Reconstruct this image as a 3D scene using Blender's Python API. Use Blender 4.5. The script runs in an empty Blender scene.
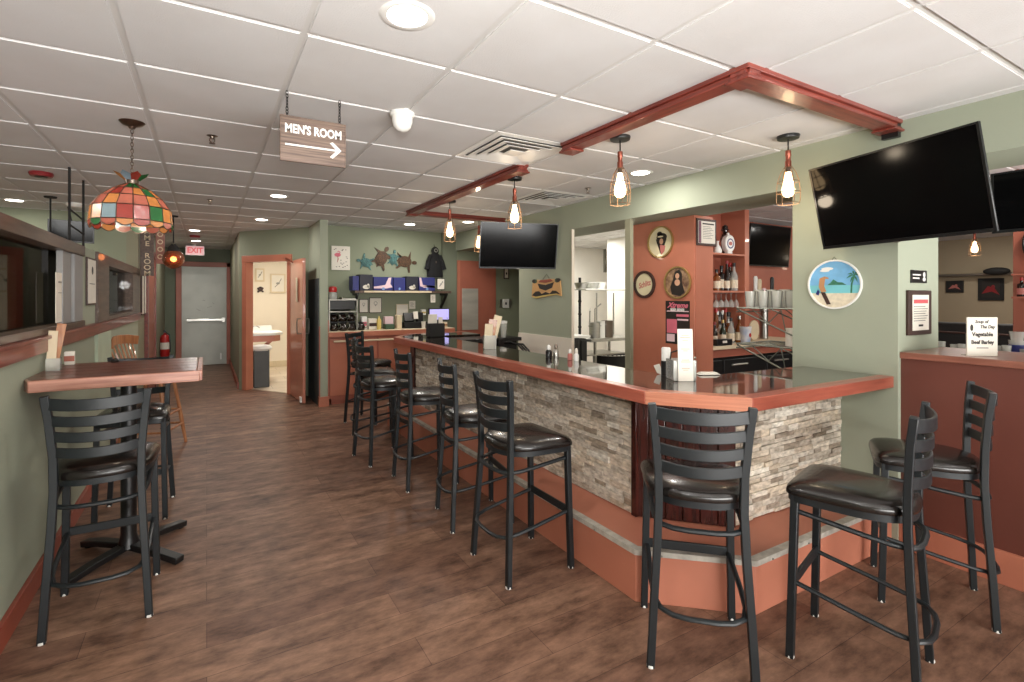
import bpy, bmesh, math, random
from mathutils import Vector, Matrix
random.seed(7)
S = bpy.context.scene
C = S.collection
# ------------------------------------------------------------------ camera, world, light, exposure
F_PX, YAW, CX, CY, EYE, CEIL = 497.84, 0.5106, 485.58, 296.47, 1.441, 2.451
cd = bpy.data.cameras.new('camera'); cam = bpy.data.objects.new('camera', cd); C.objects.link(cam)
cd.sensor_width = 36.0; cd.lens = 36.0 * F_PX / 1024
cd.shift_x = (512 - CX) / 1024; cd.shift_y = -(341 - CY) / 1024
cd.clip_start = 0.05
cam.location = (0, 0, EYE); cam.rotation_euler = (math.pi / 2, 0, -YAW)
S.camera = cam
S.view_settings.view_transform = 'Standard'; S.view_settings.look = 'None'
S.view_settings.gamma = 1; S.view_settings.use_curve_mapping = False
S.view_settings.exposure = 0.12
S.cycles.transparent_max_bounces = 48
W = bpy.data.worlds.new('world'); S.world = W; W.use_nodes = True
W.node_tree.nodes['Background'].inputs[0].default_value = (0.9, 0.95, 1, 1)
W.node_tree.nodes['Background'].inputs[1].default_value = 0.15

def lamp(name, kind, loc, power, col=(1, 1, 1), size=0.1, rot=(0, 0, 0), spread=None, blend=1.0, cone=None, parent=None):
    l = bpy.data.lights.new(name, kind); o = bpy.data.objects.new(name, l); C.objects.link(o)
    l.energy = power; l.color = col
    if kind == 'AREA':
        l.shape = 'DISK'; l.size = size
        if spread: l.spread = spread
    elif kind == 'SPOT':
        l.shadow_soft_size = size; l.spot_size = cone; l.spot_blend = blend
    else: l.shadow_soft_size = size
    o.location = loc; o.rotation_euler = rot
    if parent: o.parent = parent
    return o
lamp('camera_flash', 'SPOT', (0.02, -0.05, 1.70), 190, (1.0, 0.985, 0.955), 0.09, rot=(math.radians(132), 0, -YAW), cone=math.radians(165), blend=1.0)
# added area light behind the camera, tilted up to brighten the ceiling
uplight = lamp('added_uplight', 'AREA', (2.0, -2.85, 0.95), 560, (1.0, 0.985, 0.96), 1.0, rot=(math.radians(122), 0, 0))
uplight.data.shape = 'RECTANGLE'; uplight.data.size = 9.0; uplight.data.size_y = 1.4; uplight.data.spread = math.radians(140)

# recessed ceiling lights: (x, y); the unseen ones are added to light the room
DOWN = [(0.626, 1.69), (0.626, 5.35), (0.626, 7.10), (-0.16, 8.76), (-0.17, 10.4), (3.07, 2.91), (-1.75, 6.93),
        (2.46, 6.55), (3.07, 5.96), (-2.4, 3.9), (-2.4, 1.2), (0.626, -1.4), (-0.9, -0.2), (2.4, -0.8), (3.6, -1.6), (5.4, 1.0), (8.4, 2.6), (4.9, 2.6), (8.4, 0.2), (10.4, 2.9), (-3.2, 5.6)]
FD_POWER = 8.5

# ------------------------------------------------------------------ where a measured image point lies on a plane of the room
_r = Vector((math.cos(YAW), -math.sin(YAW), 0)); _f = Vector((math.sin(YAW), math.cos(YAW), 0)); _u = Vector((0, 0, 1))
EYEP = Vector((0, 0, EYE))
def ray(u, v): return _r * ((u - CX) / F_PX) - _u * ((v - CY) / F_PX) + _f
def at_x(u, v, x): d = ray(u, v); return EYEP + d * (x / d.x)
def at_y(u, v, y): d = ray(u, v); return EYEP + d * (y / d.y)
def at_z(u, v, z): d = ray(u, v); return EYEP + d * ((z - EYE) / d.z)

# ------------------------------------------------------------------ materials
def lin(c):
    o = []
    for x in c:
        x = x / 255.0
        o.append(x / 12.92 if x <= 0.04045 else ((x + 0.055) / 1.055) ** 2.4)
    return (o[0], o[1], o[2], 1)
def nodes(name):
    m = bpy.data.materials.new(name); m.use_nodes = True
    nt = m.node_tree; b = nt.nodes['Principled BSDF']
    return m, nt, b
def mat(name, col, rough=0.5, metal=0.0, var=0.07, vs=5.0, bump=0.0, bs=90.0, coat=0.0, stretch=(1, 1, 1), alt=None, spec=0.5, detail=3.0):
    m, nt, b = nodes(name)
    tc = nt.nodes.new('ShaderNodeTexCoord'); mp = nt.nodes.new('ShaderNodeMapping'); mp.inputs['Scale'].default_value = stretch
    nt.links.new(tc.outputs['Object'], mp.inputs[0])
    n = nt.nodes.new('ShaderNodeTexNoise'); n.inputs['Scale'].default_value = vs; n.inputs['Detail'].default_value = detail
    nt.links.new(mp.outputs[0], n.inputs['Vector'])
    r = nt.nodes.new('ShaderNodeValToRGB'); c = lin(col)
    lo = lin(alt) if alt else tuple(x * (1 - var) for x in c[:3]) + (1,)
    hi = c if alt else tuple(min(1, x * (1 + var)) for x in c[:3]) + (1,)
    r.color_ramp.elements[0].color = lo; r.color_ramp.elements[1].color = hi
    r.color_ramp.elements[0].position = 0.35; r.color_ramp.elements[1].position = 0.65
    nt.links.new(n.outputs['Fac'], r.inputs[0]); nt.links.new(r.outputs[0], b.inputs['Base Color'])
    b.inputs['Roughness'].default_value = rough; b.inputs['Metallic'].default_value = metal
    b.inputs['Coat Weight'].default_value = coat; b.inputs['Specular IOR Level'].default_value = spec
    if bump:
        n2 = nt.nodes.new('ShaderNodeTexNoise'); n2.inputs['Scale'].default_value = bs; n2.inputs['Detail'].default_value = 4
        nt.links.new(mp.outputs[0], n2.inputs['Vector'])
        bp = nt.nodes.new('ShaderNodeBump'); bp.inputs['Strength'].default_value = bump; bp.inputs['Distance'].default_value = 0.004
        nt.links.new(n2.outputs['Fac'], bp.inputs['Height']); nt.links.new(bp.outputs[0], b.inputs['Normal'])
    return m
def wood(name, c1, c2, rough=0.35, scale=3.0, axis=0, coat=0.3, stretch=14.0):
    st = [stretch, stretch, stretch]; st[axis] = 1.2
    return mat(name, c2, rough, var=0.1, vs=scale, coat=coat, stretch=tuple(st), alt=c1, bump=0.06, bs=14, detail=6)
def emit(name, col, s):
    m, nt, b = nodes(name); b.inputs['Base Color'].default_value = tuple(x*.4 for x in lin(col)[:3]) + (1,)
    b.inputs['Emission Color'].default_value = lin(col); b.inputs['Emission Strength'].default_value = s
    return m
def glass(name, tint=(235, 240, 238), refl=1.0, rough=0.02, body=0.0, bodycol=(200, 205, 205)):
    m = bpy.data.materials.new(name); m.use_nodes = True; nt = m.node_tree; nt.nodes.clear()
    out = nt.nodes.new('ShaderNodeOutputMaterial'); mx = nt.nodes.new('ShaderNodeMixShader')
    fr = nt.nodes.new('ShaderNodeFresnel'); fr.inputs[0].default_value = 1.5 * refl
    tr = nt.nodes.new('ShaderNodeBsdfTransparent'); tr.inputs[0].default_value = lin(tint)
    gl = nt.nodes.new('ShaderNodeBsdfGlossy'); gl.inputs['Roughness'].default_value = rough
    nt.links.new(fr.outputs[0], mx.inputs[0]); nt.links.new(gl.outputs[0], mx.inputs[2])
    if body:
        df = nt.nodes.new('ShaderNodeBsdfPrincipled'); df.inputs['Base Color'].default_value = lin(bodycol); df.inputs['Roughness'].default_value = 0.2
        m2 = nt.nodes.new('ShaderNodeMixShader'); m2.inputs[0].default_value = body
        nt.links.new(tr.outputs[0], m2.inputs[1]); nt.links.new(df.outputs[0], m2.inputs[2]); nt.links.new(m2.outputs[0], mx.inputs[1])
    else: nt.links.new(tr.outputs[0], mx.inputs[1])
    nt.links.new(mx.outputs[0], out.inputs[0])
    return m

M = {}
M['ceil'] = mat('ceiling_tile', (214, 213, 212), 0.92, var=0.025, vs=3, bump=0.4, bs=160, alt=(209, 207, 205))
M['grid'] = mat('ceiling_grid', (206, 204, 200), 0.6, var=0.02)
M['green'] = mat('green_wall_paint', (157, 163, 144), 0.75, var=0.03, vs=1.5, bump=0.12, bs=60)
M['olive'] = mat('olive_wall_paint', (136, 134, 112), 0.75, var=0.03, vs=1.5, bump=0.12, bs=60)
M['green_dim'] = mat('green_wall_paint_dimmed', (134, 140, 118), 0.75, var=0.03, vs=1.5, bump=0.12, bs=60)  # green paint darkened to stand for the weaker light on the far walls
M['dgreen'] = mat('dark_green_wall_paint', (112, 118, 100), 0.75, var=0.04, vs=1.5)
M['beige'] = mat('beige_wall_paint', (170, 155, 130), 0.8, var=0.03, vs=1.2)
M['cream'] = mat('cream_wall_paint', (232, 222, 204), 0.7, var=0.02, vs=1.2)
M['white_wall'] = mat('white_kitchen_wall', (236, 232, 222), 0.6, var=0.02)
M['frp'] = mat('white_wall_panel', (230, 222, 208), 0.4, var=0.02)
M['orange'] = mat('salmon_painted_wood', (184, 114, 90), 0.38, var=0.05, vs=4, coat=0.25, bump=0.05, bs=30)
M['orange_d'] = mat('salmon_painted_board', (168, 98, 79), 0.45, var=0.06, vs=4, coat=0.1)
M['plinth'] = mat('salmon_step_paint', (188, 118, 94), 0.5, var=0.07, vs=2.5, bump=0.05)
M['redtrim'] = wood('red_stained_trim', (104, 42, 34), (140, 64, 51), 0.35)
M['redtrim_y'] = wood('red_stained_trim_long', (104, 42, 34), (140, 64, 51), 0.35, axis=1)
M['base'] = mat('red_baseboard', (150, 74, 56), 0.4, var=0.08)
M['barwood_y'] = wood('bar_edge_oak', (154, 80, 64), (178, 100, 80), 0.3, axis=1)
M['barwood'] = wood('bar_edge_oak_side', (150, 76, 60), (176, 98, 78), 0.3, axis=0)
M['oak'] = wood('oak_face', (176, 108, 82), (198, 132, 104), 0.35, axis=0, stretch=30)
M['black_vinyl'] = mat('black_vinyl', (24, 20, 18), 0.27, var=0.1, bump=0.25, bs=45, coat=0.2)
M['frame'] = mat('charcoal_powder_coat', (25, 30, 33), 0.42, var=0.08, bump=0.05)
M['black'] = mat('black_plastic', (22, 22, 23), 0.35, var=0.1)
M['blackm'] = mat('black_matte', (30, 29, 28), 0.8, var=0.12)
M['screen'] = mat('dark_screen_glass', (9, 9, 10), 0.12, var=0.05, spec=0.14)
M['bezel'] = mat('screen_bezel', (26, 27, 28), 0.3)
M['whitep'] = mat('white_plastic', (232, 231, 226), 0.35, var=0.02)
M['paper'] = mat('white_paper', (226, 220, 208), 0.8, var=0.03)
M['papery'] = mat('cream_paper', (214, 198, 168), 0.8, var=0.05)
M['steel'] = mat('brushed_steel', (176, 174, 168), 0.28, 1.0, var=0.08, stretch=(1, 1, 14))
M['panel'] = mat('dull_steel_panel', (186, 182, 172), 0.45, 0.35, var=0.12, vs=2, stretch=(1, 1, 4))
M['steel_m'] = mat('satin_metal', (150, 148, 140), 0.4, 0.9, var=0.1)
M['nosing'] = mat('metal_nosing', (188, 184, 174), 0.45, 0.2, var=0.2, vs=20)
M['pewter'] = mat('antique_pewter', (120, 108, 98), 0.3, 1.0, var=0.15)
M['rackm'] = mat('dull_wire', (120, 124, 114), 0.4, 0.7)
M['copper'] = mat('copper_socket', (150, 84, 68), 0.35, 0.8, var=0.1)
M['cagem'] = mat('bronze_cage_wire', (148, 118, 92), 0.4, 0.6)
M['brown'] = wood('brown_window_frame', (74, 56, 46), (96, 76, 64), 0.5, axis=1)
M['greypost'] = mat('grey_post_paint', (138, 138, 138), 0.55, var=0.05)
M['dwood'] = wood('dark_mahogany', (40, 14, 12), (72, 28, 22), 0.25, axis=2)
M['dframe'] = mat('dark_picture_frame', (60, 38, 31), 0.55, var=0.15)
M['halfwall'] = mat('maroon_half_wall', (100, 55, 45), 0.42, var=0.06, vs=3, coat=0.1)
M['throat'] = mat('vent_throat', (96, 92, 86), 0.8)
M['captop'] = wood('half_wall_cap', (120, 74, 60), (146, 94, 78), 0.3, axis=1)
M['navy'] = mat('dark_slate_panel', (58, 64, 66), 0.5)
M['doorgrey'] = mat('grey_metal_door', (180, 181, 172), 0.4, 0.15, var=0.08, vs=3)
M['blue'] = mat('blue_carton', (38, 44, 112), 0.45, var=0.1)
M['bluek'] = mat('black_blue_carton', (24, 26, 44), 0.45, var=0.1)
M['pink'] = mat('pink_print', (214, 110, 128), 0.6)
M['pinkw'] = mat('pinkish_white_print', (230, 200, 206), 0.6)
M['red'] = mat('red_paint', (176, 34, 34), 0.35)
M['dred'] = mat('dark_red_plastic', (132, 40, 44), 0.35)
M['yellow'] = mat('yellow_plastic', (214, 190, 110), 0.5)
M['greenp'] = mat('green_plastic', (58, 84, 62), 0.5)
M['wood_l'] = wood('honey_wood', (146, 92, 58), (182, 126, 84), 0.4, axis=2)
M['tabletop'] = wood('table_wood', (84, 42, 34), (126, 70, 54), 0.3, axis=0, coat=0.15)
M['tableedge'] = wood('table_edge_wood', (150, 98, 82), (188, 136, 116), 0.35, axis=0, stretch=24)
M['turq'] = mat('turquoise_patina', (74, 124, 122), 0.45, 0.2, alt=(34, 62, 62), vs=60)
M['bronze'] = mat('bronze_patina', (96, 66, 40), 0.45, 0.3, alt=(38, 26, 18), vs=60)
M['robe'] = mat('black_cloth', (20, 20, 22), 0.9, var=0.2, bump=0.4, bs=30)
M['clear'] = glass('clear_glass', refl=.85)
M['glassware'] = glass('glassware', (244, 245, 242), 0.80, 0.08, 0.34, (238, 238, 232))
M['pane'] = glass('window_pane', (222, 222, 212), .73)
M['bottle_d'] = glass('dark_bottle_glass', (70, 40, 24), 1.0, 0.03, 0.6, (34, 20, 14))
M['bottle_g'] = glass('green_bottle_glass', (60, 90, 60), 1.0, 0.03, 0.5, (40, 60, 40))
M['amber_liq'] = glass('amber_bottle', (190, 120, 60), 1.0, 0.03, 0.45, (170, 100, 50))
M['label'] = mat('bottle_label', (222, 208, 184), 0.6, var=0.12, vs=40)
M['bulb'] = emit('lit_filament_bulb', (255, 214, 160), 9)
M['led'] = emit('downlight_lens', (255, 248, 236), 14)
M['exitm'] = emit('exit_sign_face', (226, 170, 170), 0.55)
M['exitr'] = emit('exit_letters', (206, 60, 64), 0.7)
M['monitor'] = emit('monitor_screen', (176, 168, 226), 1.1)
M['amber'] = None

# amber globe: rough translucent glass with a lit bulb inside
def translucent(name, col, gl=0.12, rough=0.15, tr=0.75):
    m = bpy.data.materials.new(name); m.use_nodes = True; nt = m.node_tree; nt.nodes.clear()
    out = nt.nodes.new('ShaderNodeOutputMaterial')
    tc = nt.nodes.new('ShaderNodeTexCoord'); n = nt.nodes.new('ShaderNodeTexNoise'); n.inputs['Scale'].default_value = 22
    nt.links.new(tc.outputs['Object'], n.inputs['Vector'])
    r = nt.nodes.new('ShaderNodeValToRGB'); c = lin(col)
    r.color_ramp.elements[0].color = tuple(x * 0.65 for x in c[:3]) + (1,); r.color_ramp.elements[1].color = tuple(min(1, x * 1.2) for x in c[:3]) + (1,)
    nt.links.new(n.outputs['Fac'], r.inputs[0])
    a = nt.nodes.new('ShaderNodeBsdfTranslucent'); b = nt.nodes.new('ShaderNodeBsdfDiffuse'); g = nt.nodes.new('ShaderNodeBsdfGlossy'); g.inputs['Roughness'].default_value = rough
    nt.links.new(r.outputs[0], a.inputs[0]); nt.links.new(r.outputs[0], b.inputs[0])
    m1 = nt.nodes.new('ShaderNodeMixShader'); m1.inputs[0].default_value = tr; nt.links.new(b.outputs[0], m1.inputs[1]); nt.links.new(a.outputs[0], m1.inputs[2])
    m2 = nt.nodes.new('ShaderNodeMixShader'); m2.inputs[0].default_value = gl; nt.links.new(m1.outputs[0], m2.inputs[1]); nt.links.new(g.outputs[0], m2.inputs[2])
    bp = nt.nodes.new('ShaderNodeBump'); bp.inputs['Strength'].default_value = 0.4; bp.inputs['Distance'].default_value = 0.003
    nt.links.new(n.outputs['Fac'], bp.inputs['Height'])
    for x in (a, b, g): nt.links.new(bp.outputs[0], x.inputs['Normal'])
    nt.links.new(m2.outputs[0], out.inputs[0]); return m
M['amber'] = glass('amber_globe_glass', (226, 150, 104), 1.1, 0.05, 0.36, (190, 100, 62))
SG = [translucent('stained_glass_' + n, c, 0.1, 0.2, 0.6) for n, c in
      (('pink', (186, 112, 98)), ('green', (40, 112, 62)), ('red', (160, 58, 48)), ('blue', (140, 172, 190)), ('orange', (206, 142, 82)), ('rose', (176, 98, 86)))]

def floor_mat():
    m, nt, b = nodes('brown_plank_floor')
    tc = nt.nodes.new('ShaderNodeTexCoord')
    br = nt.nodes.new('ShaderNodeTexBrick'); br.inputs['Scale'].default_value = 1.0
    br.inputs['Brick Width'].default_value = 1.22; br.inputs['Row Height'].default_value = 0.18; br.inputs['Mortar Size'].default_value = 0.0012
    br.inputs['Color1'].default_value = lin((129, 99, 81)); br.inputs['Color2'].default_value = lin((106, 78, 64)); br.inputs['Mortar'].default_value = lin((70, 48, 40))
    br.offset = 0.37; br.inputs['Bias'].default_value = 0.1
    nt.links.new(tc.outputs['Object'], br.inputs['Vector'])
    mp = nt.nodes.new('ShaderNodeMapping'); mp.inputs['Scale'].default_value = (3.0, 7.5, 1); nt.links.new(tc.outputs['Object'], mp.inputs[0])
    n = nt.nodes.new('ShaderNodeTexNoise'); n.inputs['Scale'].default_value = 1.5; n.inputs['Detail'].default_value = 9; n.inputs['Roughness'].default_value = 0.72
    nt.links.new(mp.outputs[0], n.inputs['Vector'])
    r = nt.nodes.new('ShaderNodeValToRGB'); r.color_ramp.elements[0].position = 0.34; r.color_ramp.elements[1].position = 0.68
    r.color_ramp.elements[0].color = (0.47, 0.42, 0.40, 1); r.color_ramp.elements[1].color = (1.8, 1.84, 1.84, 1)
    nt.links.new(n.outputs['Fac'], r.inputs[0])
    mx = nt.nodes.new('ShaderNodeMix'); mx.data_type = 'RGBA'; mx.blend_type = 'MULTIPLY'; mx.inputs[0].default_value = 1
    nt.links.new(br.outputs['Color'], mx.inputs[6]); nt.links.new(r.outputs[0], mx.inputs[7])
    nt.links.new(mx.outputs[2], b.inputs['Base Color'])
    b.inputs['Roughness'].default_value = 0.46; b.inputs['Specular IOR Level'].default_value = 0.35
    bp = nt.nodes.new('ShaderNodeBump'); bp.inputs['Strength'].default_value = 0.15; bp.inputs['Distance'].default_value = 0.003
    nt.links.new(n.outputs['Fac'], bp.inputs['Height']); nt.links.new(bp.outputs[0], b.inputs['Normal'])
    return m
M['floor'] = floor_mat()
def tile_mat():
    m, nt, b = nodes('bathroom_floor_tile')
    tc = nt.nodes.new('ShaderNodeTexCoord'); br = nt.nodes.new('ShaderNodeTexBrick'); br.inputs['Scale'].default_value = 1
    br.inputs['Brick Width'].default_value = 0.6; br.inputs['Row Height'].default_value = 0.3; br.inputs['Mortar Size'].default_value = 0.004
    br.inputs['Color1'].default_value = lin((214, 200, 180)); br.inputs['Color2'].default_value = lin((198, 182, 160)); br.inputs['Mortar'].default_value = lin((150, 138, 122))
    nt.links.new(tc.outputs['Object'], br.inputs['Vector']); nt.links.new(br.outputs[0], b.inputs['Base Color']); b.inputs['Roughness'].default_value = 0.35
    return m
M['btile'] = tile_mat()
def stone_mat():
    m, nt, b = nodes('stacked_ledger_stone')
    g = nt.nodes.new('ShaderNodeNewGeometry'); r = nt.nodes.new('ShaderNodeValToRGB'); r.color_ramp.interpolation = 'LINEAR'
    cols = [(204, 194, 178), (186, 172, 154), (212, 206, 194), (168, 158, 144), (196, 186, 172), (130, 116, 100), (200, 186, 166), (182, 174, 162), (122, 108, 92), (208, 200, 186)]
    el = r.color_ramp.elements
    el[0].color = lin(cols[0]); el[1].color = lin(cols[-1]); 
    for i, c in enumerate(cols[1:-1]):
        e = el.new((i + 1) / 9.0); e.color = lin(c)
    nt.links.new(g.outputs['Random Per Island'], r.inputs[0])
    tc = nt.nodes.new('ShaderNodeTexCoord'); n = nt.nodes.new('ShaderNodeTexNoise'); n.inputs['Scale'].default_value = 26; n.inputs['Detail'].default_value = 6
    mp = nt.nodes.new('ShaderNodeMapping'); mp.inputs['Scale'].default_value = (1, 1, 2.4); nt.links.new(tc.outputs['Object'], mp.inputs[0]); nt.links.new(mp.outputs[0], n.inputs['Vector'])
    r2 = nt.nodes.new('ShaderNodeValToRGB'); r2.color_ramp.elements[0].color = (0.72, 0.70, 0.67, 1); r2.color_ramp.elements[1].color = (1.5, 1.5, 1.5, 1)
    r2.color_ramp.elements[0].position = 0.3; r2.color_ramp.elements[1].position = 0.7
    nt.links.new(n.outputs['Fac'], r2.inputs[0])
    mx = nt.nodes.new('ShaderNodeMix'); mx.data_type = 'RGBA'; mx.blend_type = 'MULTIPLY'; mx.inputs[0].default_value = 1
    nt.links.new(r.outputs[0], mx.inputs[6]); nt.links.new(r2.outputs[0], mx.inputs[7]); nt.links.new(mx.outputs[2], b.inputs['Base Color'])
    bp = nt.nodes.new('ShaderNodeBump'); bp.inputs['Strength'].default_value = 0.7; bp.inputs['Distance'].default_value = 0.01
    nt.links.new(n.outputs['Fac'], bp.inputs['Height']); nt.links.new(bp.outputs[0], b.inputs['Normal']); b.inputs['Roughness'].default_value = 0.8
    return m
def turn(m, deg):
    nt = m.node_tree; mp = [n for n in nt.nodes if n.type == 'MAPPING'][0]; l = mp.inputs[0].links[0]; src = l.from_socket
    q = nt.nodes.new('ShaderNodeMapping'); q.inputs['Rotation'].default_value = (0, 0, math.radians(deg)); nt.links.new(src, q.inputs[0]); nt.links.new(q.outputs[0], mp.inputs[0])
turn(M['oak'], 50.5)
M['stone'] = stone_mat()
M['bartop'] = mat('dark_laminate_bar_top', (52, 44, 38), 0.07, var=0.15, vs=14, coat=0.6, spec=0.7)
def signwood():
    return wood('sign_woodgrain', (78, 60, 50), (124, 102, 88), 0.5, axis=0, stretch=40, coat=0)
M['signwood'] = signwood()

# ------------------------------------------------------------------ mesh helpers
class MB:
    def __init__(s): s.b = bmesh.new(); s.mi = 0
    def _f(s, vs):
        try:
            f = s.b.faces.new(vs); f.material_index = s.mi; return f
        except ValueError: return None
    def box(s, a, b):
        return s.obox(((a[0]+b[0])/2, (a[1]+b[1])/2, (a[2]+b[2])/2), (abs(b[0]-a[0]), abs(b[1]-a[1]), abs(b[2]-a[2])))
    def obox(s, c, d, rot=None, taper=1.0):
        R = rot if rot else Matrix.Identity(3); c = Vector(c); v = []
        for z in (-1, 1):
            t = taper if z > 0 else 1.0
            for x, y in ((-1, -1), (1, -1), (1, 1), (-1, 1)):
                v.append(s.b.verts.new(c + R @ Vector((x*d[0]/2*t, y*d[1]/2*t, z*d[2]/2))))
        for q in ((3, 2, 1, 0), (4, 5, 6, 7), (0, 1, 5, 4), (1, 2, 6, 5), (2, 3, 7, 6), (3, 0, 4, 7)): s._f([v[i] for i in q])
        return s
    def prism(s, poly, z0, z1):
        lo = [s.b.verts.new((x, y, z0)) for x, y in poly]; hi = [s.b.verts.new((x, y, z1)) for x, y in poly]; n = len(poly)
        s._f(lo[::-1]); s._f(hi)
        for i in range(n): s._f([lo[i], lo[(i+1) % n], hi[(i+1) % n], hi[i]])
        return s
    def plate(s, Fr, pts, t0, t1):                       # polygon in a wall frame, from depth t0 to t1 off the wall
        lo = [s.b.verts.new(Fr.p(x, y, t0)) for x, y in pts]; hi = [s.b.verts.new(Fr.p(x, y, t1)) for x, y in pts]; n = len(pts)
        s._f(lo[::-1]); s._f(hi)
        for i in range(n): s._f([lo[i], lo[(i+1) % n], hi[(i+1) % n], hi[i]])
        return s
    def fbox(s, Fr, x0, x1, y0, y1, t0, t1): return s.plate(Fr, [(x0, y0), (x1, y0), (x1, y1), (x0, y1)], t0, t1)
    def fdisc(s, Fr, x, y, rx, ry, t0, t1, n=32, a0=0.0):
        return s.plate(Fr, [(x + rx*math.cos(a0+2*math.pi*i/n), y + ry*math.sin(a0+2*math.pi*i/n)) for i in range(n)], t0, t1)
    def fring(s, Fr, x, y, r0, r1, t0, t1, n=40):
        for i in range(n):
            a, b = 2*math.pi*i/n, 2*math.pi*(i+1)/n
            s.plate(Fr, [(x+r0*math.cos(a), y+r0*math.sin(a)), (x+r1*math.cos(a), y+r1*math.sin(a)), (x+r1*math.cos(b), y+r1*math.sin(b)), (x+r0*math.cos(b), y+r0*math.sin(b))], t0, t1)
        return s
    def tube(s, pts, r, n=8, closed=False, flat=None):
        pts = [Vector(p) for p in pts]; rings = []; N = len(pts)
        rs = r if isinstance(r, (list, tuple)) else [r]*N
        prev = None
        for i, p in enumerate(pts):
            if closed: t = pts[(i+1) % N] - pts[i-1]
            else: t = pts[min(i+1, N-1)] - pts[max(i-1, 0)]
            t.normalize()
            if prev is None:
                a = Vector((0, 0, 1)) if abs(t.z) < 0.9 else Vector((1, 0, 0))
                x = t.cross(a).normalized()
            else:
                x = (prev - t*prev.dot(t)).normalized()
            prev = x; y = t.cross(x)
            w = flat if flat else (1, 1)
            rings.append([s.b.verts.new(p + x*math.cos(2*math.pi*k/n)*rs[i]*w[0] + y*math.sin(2*math.pi*k/n)*rs[i]*w[1]) for k in range(n)])
        for i in range(N if closed else N-1):
            A, B = rings[i], rings[(i+1) % N]
            for k in range(n): s._f([A[k], A[(k+1) % n], B[(k+1) % n], B[k]])
        if not closed: s._f(rings[0][::-1]); s._f(rings[-1])
        return s
    def bar(s, pts, w, h, up=(0, 0, 1)):                 # rectangular section swept along pts: w sideways, h along up
        pts = [Vector(p) for p in pts]; up = Vector(up); rings = []; N = len(pts)
        for i, p in enumerate(pts):
            t = (pts[min(i+1, N-1)] - pts[max(i-1, 0)]).normalized(); x = t.cross(up).normalized(); y = x.cross(t).normalized()
            rings.append([s.b.verts.new(p + x*a*w/2 + y*b*h/2) for a, b in ((-1, -1), (1, -1), (1, 1), (-1, 1))])
        for i in range(N-1):
            A, B = rings[i], rings[i+1]
            for k in range(4): s._f([A[k], A[(k+1) % 4], B[(k+1) % 4], B[k]])
        s._f(rings[0][::-1]); s._f(rings[-1]); return s
    def lathe(s, prof, c=(0, 0, 0), n=24, axis='z', scale=(1, 1)):
        c = Vector(c); rings = []
        for r, z in prof:
            ring = []
            for k in range(n):
                a = 2*math.pi*k/n; x, y = r*math.cos(a)*scale[0], r*math.sin(a)*scale[1]
                ring.append(s.b.verts.new(c + (Vector((x, y, z)) if axis == 'z' else Vector((z, x, y)) if axis == 'x' else Vector((x, z, y)))))
            rings.append(ring)
        for A, B in zip(rings, rings[1:]):
            for k in range(n): s._f([A[k], A[(k+1) % n], B[(k+1) % n], B[k]])
        if prof[0][0] > 1e-4: s._f(rings[0][::-1])
        if prof[-1][0] > 1e-4: s._f(rings[-1])
        return s
    def ball(s, c, r, n=16, sq=(1, 1, 1)):
        c = Vector(c); rings = []
        h = n//2
        for i in range(h+1):
            a = math.pi*i/h; rr = max(math.sin(a), 1e-3)
            rings.append([s.b.verts.new(c + Vector((rr*math.cos(2*math.pi*k/n)*r*sq[0], rr*math.sin(2*math.pi*k/n)*r*sq[1], -math.cos(a)*r*sq[2]))) for k in range(n)])
        for A, B in zip(rings, rings[1:]):
            for k in range(n): s._f([A[k], A[(k+1) % n], B[(k+1) % n], B[k]])
        return s
    def build(s, name, m, parent=None, local=False, bevel=0.0, smooth=True, sub=0):
        bmesh.ops.recalc_face_normals(s.b, faces=s.b.faces[:])
        me = bpy.data.meshes.new(name); 
        if parent is not None and not local:
            w = world_loc(parent); bmesh.ops.translate(s.b, verts=s.b.verts[:], vec=-w)
        s.b.to_mesh(me); s.b.free()
        for x in (m if isinstance(m, (list, tuple)) else [m]): me.materials.append(x)
        if smooth and len(me.polygons):
            for p in me.polygons: p.use_smooth = True
            me.set_sharp_from_angle(angle=math.radians(35))
        o = bpy.data.objects.new(name, me); C.objects.link(o)
        if parent is not None: o.parent = parent
        if bevel:
            b = o.modifiers.new('bevel', 'BEVEL'); b.width = bevel; b.segments = 2; b.limit_method = 'ANGLE'; b.angle_limit = math.radians(40)
        if sub:
            q = o.modifiers.new('subdivision', 'SUBSURF'); q.levels = sub; q.render_levels = sub
        return o
def world_loc(o):
    v = Vector((0, 0, 0))
    while o is not None: v += o.location; o = o.parent
    return v
class Fr:                                                # a frame on a wall: right, up, outward normal
    def __init__(s, o, right, up=(0, 0, 1), n=None):
        s.o = Vector(o); s.r = Vector(right).normalized(); s.u = Vector(up).normalized(); s.n = Vector(n).normalized() if n else s.u.cross(s.r) * -1
    def p(s, x, y, t): return s.o + s.r*x + s.u*y + s.n*t
def FX(x, y, z): return Fr((x, y, z), (0, -1, 0), n=(-1, 0, 0))   # wall seen from its -X side
def FY(x, y, z): return Fr((x, y, z), (1, 0, 0), n=(0, -1, 0))    # wall seen from its -Y side
def FL(x, y, z): return Fr((x, y, z), (0, 1, 0), n=(1, 0, 0))     # wall seen from its +X side

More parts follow.
